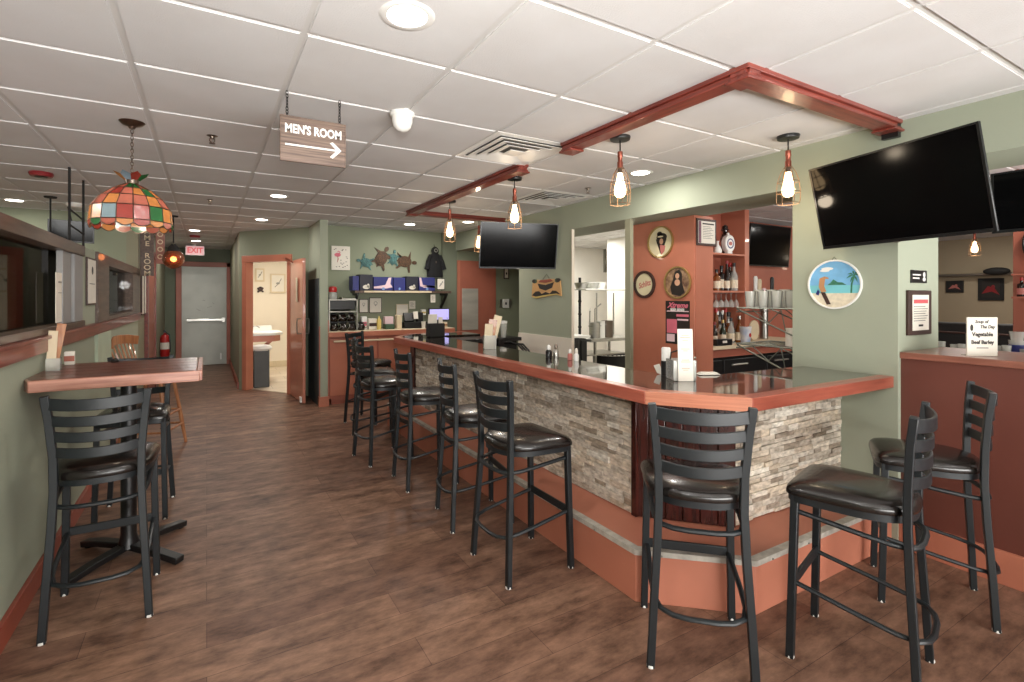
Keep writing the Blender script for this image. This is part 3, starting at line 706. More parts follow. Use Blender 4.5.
tag(MB().tube([(3.44, 1.36, 2.40), (3.30, 1.36, 2.43)], .02).box((3.42, 1.32, 2.35), (3.455, 1.40, 2.449)).build('ceiling_bracket', M['black']), 'small black bracket where the near red ceiling frame meets the wall', 'bracket')
tv('black television on the wall at the back bar beside the bottle shelves', at_y(770, 246, 4.02), .93, 270, -4, asp=.60, mount=(6.6, 4.09, 1.95))
tv('black television high at the right edge over the half wall, behind the big one', Vector((4.10, .64, 1.995)), .96, 180, -3, asp=.37)
stv = tv('small black television hanging in the dining room at far left', at_z(71, 231.5, 2.0) if False else EYEP + ray(71.5, 231.5)*5.5, .40, -75, -8, asp=.60)
tt = EYEP + ray(71.5, 231.5)*5.5
MB().tube([(tt.x, tt.y + .04, tt.z + .08), (tt.x - .05, tt.y + .10, CEIL)], .008).build('ceiling_arm', M['black'], stv)
# ================================================================== THE BAR
BT, BB = 0.980, 0.915
bar = thing('bar_counter', 'long L-shaped bar with dark top, red oak edge, stacked stone front and salmon foot step', 'bar', (2.0, 2.0, 0))
outer = [(1.86, 5.47), (1.86, 1.735), (2.155, 1.375), (XW, 1.355)]
far = [(2.20, 5.87), (2.95, 5.87)]
inner = [(XW, 1.86), (2.66, 1.90), (2.36, 2.16), (2.36, 5.30), (2.45, 5.40), (2.95, 5.40)]
def inset(a, b, d):                                      # shift an outline edge inward
    a, b = Vector(a), Vector(b); e = (b - a).normalized(); n = Vector((-e.y, e.x)); return a + n*d, b + n*d
def isect(p, q, r, s):
    d1, d2 = q - p, s - r; t = ((r.x - p.x)*d2.y - (r.y - p.y)*d2.x)/(d1.x*d2.y - d1.y*d2.x); return p + d1*t
path = [(2.95, 5.87), (2.20, 5.87), (1.86, 5.47), (1.86, 1.735), (2.155, 1.375), (XW, 1.355)]
def offset_path(path, d):
    segs = [inset(a, b, d) for a, b in zip(path, path[1:])]; out = [segs[0][0]]
    for (a, b), (c, e) in zip(segs, segs[1:]): out.append(isect(a, b, c, e))
    out.append(segs[-1][1]); return [tuple(v) for v in out]
inn = offset_path(path, .075)
MB().prism(inn + inner, BB + .012, BT - .0015).build('countertop', M['bartop'], bar)
for i in range(5):
    o0, o1, i1, i0 = path[i], path[i+1], inn[i+1], inn[i]
    m = M['oak'] if i == 3 else (M['barwood'] if abs(o0[1]-o1[1]) < .1 else M['barwood_y'])
    MB().prism([o0, o1, i1, i0], BB, BT).build('edge_board', m, bar, bevel=.004)
# stone and panels
def stones(p0, p1, z0, z1, name='stone_facing'):
    p0, p1 = Vector(p0), Vector(p1); L = (p1 - p0).length; d = (p1 - p0).normalized(); n = Vector((d.y, -d.x))
    if n.x > 0.5 or n.y > 0.5: n = -n
    mb = MB(); z = z0
    while z < z1 - .006:
        h = min(random.choice((.022, .028, .034, .038)), z1 - z); s = -random.random()*.1
        while s < L:
            l = random.uniform(.06, .20); a, b = max(0, s), min(L, s + l)
            if b - a > .012:
                e = random.uniform(.012, .022); g = .0012
                c0, c1 = p0 + d*(a+g), p0 + d*(b-g)
                mb.prism([tuple(c0), tuple(c1), tuple(c1 + n*e), tuple(c0 + n*(e + random.uniform(-.004, .004)))], z + g*.7, z + h - g*.7)
            s += l
        z += h
    return mb.build(name, M['stone'], bar, bevel=.0018, smooth=False)
STZ = .245
stones((2.06, 5.25), (2.06, 1.985), STZ, BB)
stones((2.40, 1.645), (XW, 1.645), STZ, BB)
MB().prism([(2.06, 1.97), (2.39, 1.645), (XW, 1.645), (XW, 1.75), (2.44, 1.75), (2.16, 2.02), (2.16, 5.25), (2.40, 5.55), (2.95, 5.55), (2.95, 5.65), (2.36, 5.65), (2.06, 5.30)], .02, BB).build('carcass', M['dwood'], bar)
c0, c1 = Vector((2.035, 1.99)), Vector((2.395, 1.62)); cdv = (c1 - c0).normalized(); cn = Vector((-.707, -.70)).normalized()
for k in range(6):                                       # vertical boards on the angled corner
    a, b = c0 + cdv*(k*.086 + .002), c0 + cdv*((k+1)*.086 - .002)
    MB().prism([tuple(a), tuple(b), tuple(b + cn*.014), tuple(a + cn*.014)], STZ, BB).build('corner_board', M['dwood'], bar, bevel=.003)
MB().box((2.028, 1.955, STZ), (2.062, 1.99, BB)).build('corner_post', M['dwood'], bar, bevel=.002)
MB().box((2.02, 5.25, STZ), (2.06, 5.31, BB)).box((2.02, 5.31, 0.1), (2.07, 5.36, BB)).build('end_post', M['dwood'], bar, bevel=.002)
pl = [(2.55, 5.75), (2.12, 5.75), (1.765, 5.40), (1.765, 1.705), (2.165, 1.365), (XW, 1.365)]
PZ = .245
pin = offset_path(pl, .42)
MB().prism(pl + [(XW, 1.70), (2.40, 1.70), (2.10, 2.0), (2.10, 5.3), (2.3, 5.6), (2.55, 5.6)], 0, PZ - .004).build('foot_step', M['plinth'], bar, bevel=.003)
mb = MB()
o2 = offset_path(pl, -.006); i2 = offset_path(pl, .034)
for i in range(5): mb.prism([o2[i], o2[i+1], i2[i+1], i2[i]], PZ - .004, PZ + .003); mb.prism([o2[i], o2[i+1], offset_path(pl, .0005)[i+1], offset_path(pl, .0005)[i]], PZ - .022, PZ - .004)
mb.build('metal_nosing', M['nosing'], bar)
mb = MB()
for a, b in zip(o2, o2[1:]):
    a, b = Vector(a), Vector(b); L = (b - a).length; q = .12
    while q < L:
        p = a.lerp(b, q/L); mb.ball((p.x, p.y, PZ - .017), .006, 6); q += .3
mb.build('nosing_screw', M['steel_m'], bar)
# black service counter inside the bar end
t = thing('service_counter', 'black service shelf inside the bar near the far wall corner', 'counter', (2.8, 5.1, 0))
MB().box((2.42, 4.88, .925), (3.22, 5.22, .965)).build('shelf_top', M['black'], t, bevel=.004)
MB().box((2.46, 4.93, 0), (3.18, 5.20, .925)).build('cabinet', M['blackm'], t)
t = thing('soda_gun', 'black drink gun with curved hoses hanging below the black service shelf', 'drink dispenser', (3.0, 4.85, .8))
for dx in (0, .035, .07):
    MB().tube([(2.95 + dx, 4.87, .90), (3.0 + dx, 4.80, .93 - dx*.4), (3.06 + dx, 4.72, .90), (3.10 + dx, 4.66, .83), (3.11 + dx, 4.62, .74)], .011).build('hose', M['black'], t)
MB().box((2.88, 4.83, .84), (2.95, 4.88, .96)).build('holster', M['black'], t, bevel=.006)

# ================================================================== STOOLS
def make_stool(label, loc, rz, group):
    t = thing('bar_stool', label, 'bar stool', loc, rz, group)
    for s in (-1, 1):
        a = [(s*.186, -.215, 0), (s*.175, -.205, .20), (s*.160, -.190, .45), (s*.153, -.183, .62), (s*.155, -.184, .76), (s*.168, -.192, .92), (s*.180, -.204, 1.024)]
        pts = []
        for i in range(len(a)-1):
            for q in (0, .5): pts.append(Vector(a[i]).lerp(Vector(a[i+1]), q))
        pts.append(Vector(a[-1]))
        l = MB().bar(pts, .030, .026, up=(0, 1, 0)).build('leg', M['frame'], t, local=True, bevel=.003)
        MB().lathe([(.014, .0), (.016, .004), (.015, .012)], (s*.186, -.215, -.001), 12).build('foot_glide', M['whitep'], l, local=True)
        l = MB().bar([(s*.186, .175, 0), (s*.180, .168, .3), (s*.174, .160, .655)], .030, .028, up=(0, 1, 0)).build('leg', M['frame'], t, local=True, bevel=.003)
        MB().lathe([(.014, .0), (.016, .004), (.015, .012)], (s*.186, .175, -.001), 12).build('foot_glide', M['whitep'], l, local=True)
    # ladder slats, bowed backward
    for z, w, y, h in ((.992, .177, -.199, .050), (.920, .169, -.191, .044), (.852, .162, -.187, .044), (.784, .157, -.184, .044)):
        pts = [(w*math.sin(q)/math.sin(.62)*1.0, y - .046*(math.cos(q) - math.cos(.62))/(1 - math.cos(.62)), z - .012*math.cos(q*2.2)) for q in [(-.62 + 1.24*i/12) for i in range(13)]]
        MB().bar(pts, .010, h).build('backrest_slat', M['frame'], t, local=True, bevel=.003)
    # seat: padded, straight wide front with crisp corners, narrower rounded back
    out = []
    for i in range(64):
        a = 2*PI*i/64; c, s = math.cos(a), math.sin(a); p = 7.0 if s > 0 else 2.6
        y = abs(s)**(2/p)*(1 if s > 0 else -1)*.205
        x = abs(c)**(2/p)*(1 if c > 0 else -1)*(.198 + .062*y)
        out.append((x, y - .004))
    mb = MB(); rings = []
    for k, z in ((.95, .652), (.99, .654), (1.0, .661), (.998, .672), (.98, .683), (.93, .693), (.8, .702), (.55, .709), (.25, .711), (.02, .711)):
        rings.append([mb.b.verts.new((x*k, y*k, z - (.008*max(0, y*k/.205)**2 if z > .66 else 0))) for x, y in out])
    for A_, B_ in zip(rings, rings[1:]):
        for i in range(64): mb._f([A_[i], A_[(i+1) % 64], B_[(i+1) % 64], B_[i]])
    mb._f(rings[0][::-1]); mb._f(rings[-1])
    mb.build('seat', M['black_vinyl'], t, local=True)
    MB().bar([(x*.92, y*.93, .639) for x, y in out] + [(out[0][0]*.92, out[0][1]*.93, .639)], .016, .026).build('seat_frame', M['frame'], t, local=True)
    def hoop(z0, z1, yb, xs, r):
        h = [(1, .165), (1.0, .05), (1.0, -.06), (.97, yb*.62), (.86, yb*.85), (.62, yb*.96), (.3, yb)]
        pts = [(-xs*k, y, z0 + (z1 - z0)*(.165 - y)/(.165 - yb)) for k, y in h] + [(0, yb, z1)] + [(xs*k, y, z0 + (z1 - z0)*(.165 - y)/(.165 - yb)) for k, y in h[::-1]]
        return MB().tube(pts, r, 8, flat=(1, .8))
    hoop(.585, .545, -.215, .168, .012).build('upper_stretcher', M['frame'], t, local=True)
    hoop(.300, .225, -.245, .172, .011).build('footrest_hoop', M['frame'], t, local=True)
    MB().box((-.176, .158, .285), (.176, .171, .325)).build('footrest', M['frame'], t, local=True, bevel=.003)
    return t
G1 = 'black ladder-back stools along the bar'
st = make_stool('black ladder-back stool at the angled bar corner, its back square to the camera', (1.79, 1.405, 0), -math.radians(43.5), G1)
def ang(fx, fy): return math.atan2(-fx, fy)
for x, y, a, lab, g in (
    (1.515, 2.275, -PI/2, 'black ladder-back stool along the stone front, nearest of the row left of the bar corner', G1),
    (1.55, 2.895, ang(.987, -.163), 'black ladder-back stool along the stone front, second of the row from the bar corner', G1),
    (1.515, 3.65, ang(1, -.05), 'black ladder-back stool along the stone front, third of the row from the bar corner', G1),
    (1.40, 4.36, ang(1, .12), 'black ladder-back stool along the stone front, fourth of the row from the bar corner', G1),
    (1.50, 4.95, ang(1, -.2), 'black ladder-back stool near the far end of the bar, fifth of the row', G1),
    (1.66, 5.72, ang(.7, -.7), 'black ladder-back stool at the far angled end of the bar before the salmon cabinet', G1),
    (2.26, 1.02, ang(-.25, .968), 'black stool facing the short side of the bar with its vinyl seat seen side-on', G1),
    (3.03, 1.07, ang(-.46, .89), 'black stool standing beside the maroon half wall at the right', G1),
    (-.412, 2.915, 0.0, 'black ladder-back stool with its back to the camera at the left wooden table', 'black ladder-back stools at the left table'),
    (-.41, 4.02, PI - .06, 'black stool on the far side of the left wooden table', 'black ladder-back stools at the left table')):
    dup(st, (x, y, 0), a, lab, g)

# ================================================================== LEFT TABLE
t = thing('bar_table', 'high wooden table with thick pale edge against the left wall on a black pedestal', 'table', (-.38, 3.36, 0))
TZ = 1.055
MB().prism([(-.742, 3.09), (-.705, 3.02), (-.045, 3.02), (-.045, 3.66), (-.742, 3.66)], TZ - .05, TZ).build('tabletop', M['tabletop'], t, bevel=.004)
MB().prism([(-.742, 3.07), (-.712, 2.995), (-.032, 2.995), (-.032, 3.02), (-.700, 3.02), (-.742, 3.10)], TZ - .056, TZ - .001).box((-.045, 3.02, TZ - .056), (-.020, 3.66, TZ - .001)).build('table_edge', M['tableedge'], t, bevel=.004)
mb = MB()
for yy in (3.14, 3.27, 3.40, 3.53): mb.box((-.70, yy, TZ + .0002), (-.05, yy + .003, TZ + .0006))
mb.build('board_seams', M['dwood'], t)
MB().lathe([(.055, .05), (.045, .09), (.038, .12), (.038, .98), (.055, 1.0)], (-.38, 3.40, 0), 20).build('pedestal', M['black'], t)
for q in (45, 135, 225, 315):
    c, s = math.cos(math.radians(q)), math.sin(math.radians(q))
    L = .36 if q in (45, 315) else .33
    MB().bar([(-.38 + c*.02, 3.40 + s*.02, .055), (-.38 + c*.2, 3.40 + s*.2, .042), (-.38 + c*L, 3.40 + s*L, .022)], .055, .034).lathe([(.02, 0), (.022, .02)], (-.38 + c*(L-.03), 3.40 + s*(L-.03), 0), 10).build('foot', M['black'], t, bevel=.005)
MB().box((-.50, 3.28, TZ - .075), (-.26, 3.52, TZ - .056)).build('top_plate', M['black'], t)
def menus(x, y, z, label, n=3, s=1.0, rz=0.0, hs=1.0):
    t = thing('menu_holder', label, 'menu holder', (x, y, z), rz, 'menu holders')
    MB().box((-.045*s, -.03*s, 0), (.045*s, .03*s, .006)).box((-.045*s, -.032*s, 0), (.045*s, -.028*s, .105*s)).box((-.045*s, .028*s, 0), (.045*s, .032*s, .105*s)).box((-.047*s, -.03*s, 0), (-.043*s, .03*s, .105*s)).box((.043*s, -.03*s, 0), (.047*s, .03*s, .105*s)).build('holder', M['glassware'], t, local=True)
    for k in range(n):
        h = (.185 + .035*k)*s*hs; R = Matrix.Rotation(.10*(k+.6), 3, 'Y')
        MB().obox((R @ Vector((0, 0, h/2))) + Vector((-.018*s + .012*k*s, -.014*s + .014*k*s, .008)), (.062*s, .004, h), R).build('menu', M['papery'] if k != 1 else M['wood_l'], t, local=True)
    return t
menus(-.695, 3.36, TZ, 'leaning menus in a clear holder on the left table', 2, .62, hs=1.75)
t = thing('salt_box', 'small white box standing on the rail behind the left table', 'box', (-.58, 3.60, TZ))
MB().box((-.70, 3.60, TZ), (-.655, 3.63, TZ + .075)).build('carton', M['paper'], t, bevel=.003)
MB().box((-.701, 3.598, TZ + .02), (-.654, 3.60, TZ + .05)).build('printed_band', M['orange_d'], t)
tag(MB().lathe([(.02, 0), (.022, .012), (.014, .02), (.0001, .024)], (-.47, 3.62, TZ), 16).build('jar_lid', M['black']), 'small black cap on the far edge of the left table', 'lid')
# wooden chair in the walkway behind the table
t = thing('wooden_chair', 'tall honey-coloured spindle-back wooden chair by the left wall behind the table', 'chair', (-.44, 5.62, 0), ang(1, -.35))
mb = MB().lathe([(.0001, .645), (.17, .645), (.195, .655), (.20, .67), (.19, .682), (.10, .678), (.0001, .676)], n=28, scale=(1.05, .98)); mb.build('seat', M['wood_l'], t, local=True)
for sx, sy in ((-1, -1), (1, -1), (-1, 1), (1, 1)):
    MB().tube([(sx*.215, sy*.20, 0), (sx*.185, sy*.17, .25), (sx*.165, sy*.15, .42), (sx*.13, sy*.12, .65)], [.013, .019, .015, .017], 10).build('leg', M['wood_l'], t, local=True)
for z, k in ((.20, .19), (.34, .175)):
    for p, q in (((-1, -1), (1, -1)), ((1, -1), (1, 1)), ((1, 1), (-1, 1)), ((-1, 1), (-1, -1))):
        MB().tube([(p[0]*k*1.02, p[1]*k*.96, z), (q[0]*k*1.02, q[1]*k*.96, z)], .010, 8).build('stretcher', M['wood_l'], t, local=True)
for k in range(7):
    x = -.15 + .05*k; MB().tube([(x, -.17, .67), (x*1.18, -.235, .86), (x*1.3, -.275, 1.0)], [.007, .010, .007], 8).build('spindle', M['wood_l'], t, local=True)
MB().bar([(-.23, -.235, 1.015), (-.12, -.275, 1.035), (0, -.29, 1.04), (.12, -.275, 1.035), (.23, -.235, 1.015)], .016, .085).build('crest_rail', M['wood_l'], t, local=True, bevel=.005)

# ================================================================== WALL DECOR
def art_tray(label, fr, r, rim, rimcol, face, name='round_tray', cat='wall tray', dep=.022):
    t = thing(name, label, cat, fr.o, group=None)
    MB().fdisc(fr, 0, 0, r - .004, r - .004, .001, .008, 44).build('plate', face, t)
    MB().fring(fr, 0, 0, r - rim, r, .001, dep).build('rim', rimcol, t, bevel=.002)
    return t
M['traycream'] = mat('cream_tray_face', (214, 204, 168), 0.35, var=0.05, coat=.4)
M['gold'] = mat('gold_rim', (176, 150, 96), 0.35, 0.7)
M['ink'] = mat('dark_print', (36, 30, 26), 0.6)
M['skin'] = mat('printed_flesh', (206, 160, 130), 0.6)
M['rose'] = mat('printed_rose', (186, 112, 104), 0.6)
# lady-with-hat tray as a generic portrait
f = FX(3.80, 3.342, 1.962); t = art_tray('round cream tray with a dark-haired portrait, highest of three on the salmon cabinet', f, .153, .014, M['gold'], M['traycream'])
mb = MB(); mb.fdisc(f, .015, .045, .062, .040, .008, .0095, 24); mb.fdisc(f, -.010, .080, .030, .022, .008, .0095, 20); mb.plate(f, [(-.055, .03), (-.045, .0), (.0, -.11), (.03, -.075), (.072, .02), (.07, .05)], .008, .0092); mb.build('dark_hair', M['ink'], t)
MB().fdisc(f, .012, .005, .022, .028, .0095, .011, 20).build('face', M['skin'], t)
MB().plate(f, [(-.005, -.025), (.02, -.03), (.06, -.04), (.05, -.09), (.01, -.125), (.0, -.08)], .0095, .0105).build('shoulder', M['rose'], t)
MB().fdisc(f, .0, .052, .035, .008, .0095, .011, 20).build('hat_band', M['traycream'], t)
f = FX(3.80, 3.542, 1.56); t = art_tray('oval cream tray with dark rim and scrawled lettering, left of three on the salmon cabinet', f, .136, .026, M['dframe'], M['traycream'])
text('lettering', 'Schlitz', .075, Fr(f.o, (0, -.97, .24), (0, .24, .97), f.n), .0085, M['rose'], t, bold=.002, sx=.8, slant=.3)
f = FX(3.80, 3.145, 1.57); t = art_tray('round bronze-rimmed tray with a dark standing figure, right of three on the salmon cabinet', f, .150, .014, M['gold'], mat('sepia_tray', (172, 140, 108), .35, alt=(96, 66, 52), vs=22, coat=.4))
mb = MB(); mb.plate(f, [(-.05, .03), (-.03, .10), (.02, .12), (.05, .08), (.05, .0), (.08, -.09), (.03, -.125), (-.06, -.11), (-.08, -.04)], .008, .0095); mb.build('figure', M['ink'], t)
MB().fdisc(f, .0, .06, .022, .026, .0095, .011, 18).fdisc(f, .0, .0, .03, .03, .0095, .011, 18).build('face', M['skin'], t)
# dark poster
t = thing('band_poster', 'black and pink poster taped to the salmon cabinet behind the condiment caddy', 'poster', (3.795, 3.15, 1.2)); f = FX(3.80, 3.15, 1.2)
MB().fbox(f, -.135, .135, -.2, .2, .0005, .003).build('sheet', M['ink'], t)
MB().fbox(f, -.01, .125, .055, .078, .003, .004).fbox(f, -.12, -.005, -.10, .03, .003, .004).build('pink_block', M['pink'], t)
MB().fbox(f, -.12, .125, .10, .108, .003, .004).fbox(f, .0, .12, .02, .035, .003, .004).fbox(f, -.12, -.03, -.18, -.11, .003, .004).build('white_block', M['pinkw'], t)
text('lettering', 'Xtreme', .070, Fr(f.p(0, .158, 0), f.r, n=f.n), .0042, M['pink'], t, bold=.002, sx=1.0, slant=.4)
text('lettering', 'BEER SERIES', .030, Fr(f.p(0, .118, 0), f.r, n=f.n), .0042, M['whitep'], t, bold=.001)
# salmon cabinet block with framed licence
cab = thing('salmon_cabinet', 'tall salmon-painted cabinet between the kitchen opening and the bottle shelves', 'cabinet', (3.95, 3.3, 0))
MB().box((3.80, 2.97, 0), (4.06, 3.70, 2.17)).build('body', M['orange'], cab, bevel=.003)
MB().box((3.81, 2.962, .02), (4.05, 2.972, 2.15)).build('end_panel', M['orange'], cab)
t = thing('framed_license', 'dark-framed white licence hanging on the end of the salmon cabinet', 'framed document', (3.95, 2.96, 2.02)); f = FY(3.945, 2.962, 2.02)
MB().fbox(f, -.135, .135, -.122, .122, .001, .012).build('frame', M['dframe'], t, bevel=.003)
MB().fbox(f, -.115, .115, -.100, .100, .012, .0135).build('document', M['paper'], t)
MB().fbox(f, -.112, -.078, -.098, .098, .0135, .0142).build('purple_margin', mat('purple_print', (120, 80, 96), .6), t)
mb = MB().fbox(f, -.06, .10, .070, .082, .0135, .0142)
for k in range(8): mb.fbox(f, -.055, .05 + .04*((k*7) % 3)/2, .05 - k*.015, .053 - k*.015, .0135, .0140)
mb.build('printed_lines', M['ink'], t)
# beach picture on the pillar
M['sky'] = mat('painted_sky', (120, 180, 222), .4, var=.12, vs=12); M['sea'] = mat('painted_sea', (120, 196, 206), .4, var=.05); M['sand'] = mat('painted_sand', (224, 214, 190), .4, var=.1, vs=40)
M['isle'] = mat('painted_green', (56, 120, 92), .5, var=.2, vs=40)
f = FX(XW, 1.665, 1.517); R = .156
t = thing('beach_picture', 'round white-rimmed beach scene picture on the green pillar above the bar end', 'wall picture', f.o)
def circ_cut(y0, y1, n=24):
    a0, a1 = math.asin(max(-1, min(1, y0/(R-.01)))), math.asin(max(-1, min(1, y1/(R-.01)))); q = R - .01
    return [(q*math.cos(a0 + (a1-a0)*i/n), q*math.sin(a0 + (a1-a0)*i/n)) for i in range(n+1)] + [(-q*math.cos(a1 + (a0-a1)*i/n), q*math.sin(a1 + (a0-a1)*i/n)) for i in range(n+1)]
MB().plate(f, circ_cut(-.005, R - .0101), .001, .007).build('sky', M['sky'], t); MB().plate(f, circ_cut(-.055, -.005), .001, .007).build('sea', M['sea'], t); MB().plate(f, circ_cut(-R + .0101, -.055), .001, .007).build('beach', M['sand'], t)
MB().fring(f, 0, 0, R - .0105, R, .001, .016).build('rim', M['whitep'], t, bevel=.002)
MB().fdisc(f, -.04, .10, .035, .010, .007, .008).fdisc(f, -.055, .088, .028, .008, .007, .0082).build('cloud', M['whitep'], t)
MB().plate(f, [(-.04, -.004), (.07, -.004), (.045, .012), (.02, .014), (-.005, .032), (-.02, .012)], .007, .008).build('island', M['isle'], t)
mb = MB().bar([f.p(.095, -.055, .0075), f.p(.098, .0, .0075), f.p(.112, .055, .0075)], .002, .009, up=(0, 0, 1))
for a in (10, 50, 100, 150, 190, 240, 300): mb.plate(f, [(.110, .055), (.110 + .022*math.cos(math.radians(a-14)), .055 + .022*math.sin(math.radians(a-14)) ), (.110 + .042*math.cos(math.radians(a)), .055 + .038*math.sin(math.radians(a)) - .012), (.110 + .020*math.cos(math.radians(a+16)), .055 + .020*math.sin(math.radians(a+16)))], .008, .009)
mb.build('palm', M['isle'], t)
MB().plate(f, [(-.085, .040), (-.055, .052), (-.035, .045), (-.030, .036), (-.052, .036), (-.058, -.010), (-.045, -.045), (-.075, -.050), (-.090, -.015)], .008, .0092).build('pelican', mat('painted_tan', (190, 140, 96), .5), t)
MB().plate(f, [(-.078, -.048), (-.052, -.050), (-.018, -.125), (-.042, -.128)], .0092, .0105).build('surfboard', M['dframe'], t)
MB().plate(f, [(-.095, -.03), (-.085, -.045), (-.090, -.07), (-.108, -.062)], .0085, .0095).build('blue_bucket', M['blue'], t)
MB().tube([f.p(-.012, R, .006), f.p(0, R + .018, .006), f.p(.012, R, .006)], .0015, 5).build('hook', M['blackm'], t)
# notices on the pillar face
f = FY(3.708, 1.336, 1.345); t = thing('framed_notice', 'brown-framed notice with a red banner on the pillar above the half wall', 'framed notice', f.o)
MB().fbox(f, -.152, .152, -.132, .132, .001, .016).build('frame', M['dframe'], t, bevel=.003); MB().fbox(f, -.108, .108, -.105, .105, .016, .0175).build('sheet', M['paper'], t)
MB().fbox(f, -.095, .095, .055, .078, .0175, .0182).build('red_banner', mat('red_banner', (196, 84, 88), .6), t)
mb = MB()
for k in range(7): mb.fbox(f, -.095, .06 + .03*((k*5) % 3)/2, .035 - k*.014, .038 - k*.014, .0175, .018)
mb.fbox(f, -.03, .03, -.082, -.070, .0175, .018); mb.build('printed_lines', M['ink'], t)
f = FY(3.718, 1.336, 1.56); t = thing('small_sign', 'small black sign with white marks above the framed notice', 'sign', f.o)
MB().fbox(f, -.105, .105, -.038, .038, .001, .006).build('plate', M['black'], t, bevel=.001)
MB().fbox(f, -.085, .02, .006, .014, .006, .007).fbox(f, -.085, .0, -.014, -.006, .006, .007).fdisc(f, .065, .012, .016, .016, .006, .007, 16).fdisc(f, .065, -.016, .020, .012, .006, .007, 16).build('marks', M['whitep'], t)
# soup sign on the half wall
t = thing('table_sign', 'white handwritten menu card standing on the half wall top', 'sign', (3.62, 1.03, 1.122), math.radians(-32)); f = Fr((0, 0, .104), (1, 0, 0), n=(0, -1, 0))
MB().fbox(f, -.078, .078, -.104, .104, 0, .008).build('card', M['paper'], t, local=True, bevel=.002)
def ltext(s, size, x, y, b=.001, sl=0.0, sx=.9):
    cu = text('lettering', s, size, Fr((x, 0, .104 + y), (1, 0, 0), n=(0, -1, 0)), .0085, M['ink'], None, bold=b, sx=sx, slant=sl); cu.parent = t
ltext('Soup of', .024, -.005, .080, .0006, .2); ltext('The Day', .024, .025, .052, .0006, .2); ltext('Vegetable', .030, .0, .012); ltext('Beef Barley', .028, .0, -.030)
MB().fdisc(f, -.055, .048, .008, .018, .008, .0088, 14).fbox(f, -.03, .03, -.062, -.058, .008, .0086).build('doodle', M['ink'], t, local=True)
MB().box((-.06, 0, 0), (.06, .05, .004)).build('stand', M['clear'], t, local=True)
# boat-shaped plaque on the green wall
f = FX(XW, 4.715, 1.545); t = thing('wooden_plaque', 'striped tan and black wooden plaque hanging on a wire on the green wall', 'wall plaque', f.o)
M['tan'] = mat('plaque_tan', (206, 160, 104), .5, var=.08)
MB().plate(f, [(-.29, -.11), (-.27, .075), (-.20, .06), (-.18, .095), (-.05, .09), (.05, .10), (.18, .095), (.20, .06), (.27, .075), (.29, -.10), (.20, -.085), (.0, -.105), (-.2, -.13)], .002, .016).build('board', M['tan'], t, bevel=.003)
mb = MB(); mb.plate(f, [(-.16, .05), (.0, .03), (.16, .06), (.12, -.005), (.0, -.035), (-.12, -.01)], .016, .020); mb.plate(f, [(-.28, -.09), (-.2, -.045), (-.13, -.04), (-.08, -.075), (.0, -.05), (.08, -.072), (.13, -.035), (.2, -.04), (.28, -.08), (.2, -.07), (.0, -.085), (-.2, -.105)], .016, .019)
for x in (-.24, .235): mb.fdisc(f, x, .08, .035, .022, .010, .020, 12)
mb.build('dark_figure', M['ink'], t)
mb = MB()
for x in (-.22, .22):
    for q in range(7): mb.fdisc(f, x + .030*math.cos(q*.9), .078 + .018*math.sin(q*.9), .020, .008, .010, .019, 8, q*.9)
mb.build('green_fronds', M['greenp'], t)
MB().plate(f, [(-.10, .09), (.10, .095), (.14, .07), (.0, .055), (-.14, .065)], .016, .021).build('brim', mat('plaque_red', (150, 70, 50), .5), t)
MB().plate(f, [(-.28, -.108), (-.2, -.125), (.0, -.10), (.2, -.08), (.28, -.098), (.2, -.072), (.0, -.088), (-.2, -.108)], .0165, .0185).build('yellow_band', M['yellow'], t)
MB().tube([f.p(-.07, .09, .012), f.p(0, .155, .004), f.p(.07, .095, .012)], .002, 5).build('hanging_wire', M['blackm'], t)
# recess wall bits on the far wall
c = at_y(505.5, 303.5, 7.2); f = FY(c.x, 7.2, c.z); t = thing('square_thermostat', 'white square control plate on the olive recess wall', 'thermostat', c)
MB().fbox(f, -.06, .06, -.075, .075, .001, .02).build('plate', M['whitep'], t, bevel=.003); MB().fbox(f, -.018, .012, -.02, .02, .02, .024).build('dial', M['black'], t)
for s in (-1, 1): MB().fbox(f, s*.095 - .02, s*.095 + .02, -.07, .07, .001, .012).build('side_bracket', M['steel_m'], t)
c = at_y(506, 273.5, 7.2); f = FY(c.x, 7.2, c.z); t = thing('framed_picture', 'tiny dark-framed picture high on the olive recess wall', 'framed picture', c)
MB().fbox(f, -.05, .05, -.095, .095, .001, .014).build('frame', M['dframe'], t, bevel=.002); MB().fbox(f, -.032, .032, -.075, .075, .014, .0155).build('print', M['paper'], t); MB().fdisc(f, 0, 0, .014, .022, .0155, .0165, 12).build('figure', M['ink'], t)
c = at_y(478, 245, 7.19); t = thing('wall_sconce', 'white oval wall fitting just left of the far television', 'wall light', c)
MB().fdisc(FY(c.x, 7.2, c.z), 0, 0, .05, .11, .002, .05, 24).build('body', M['whitep'], t, bevel=.01)

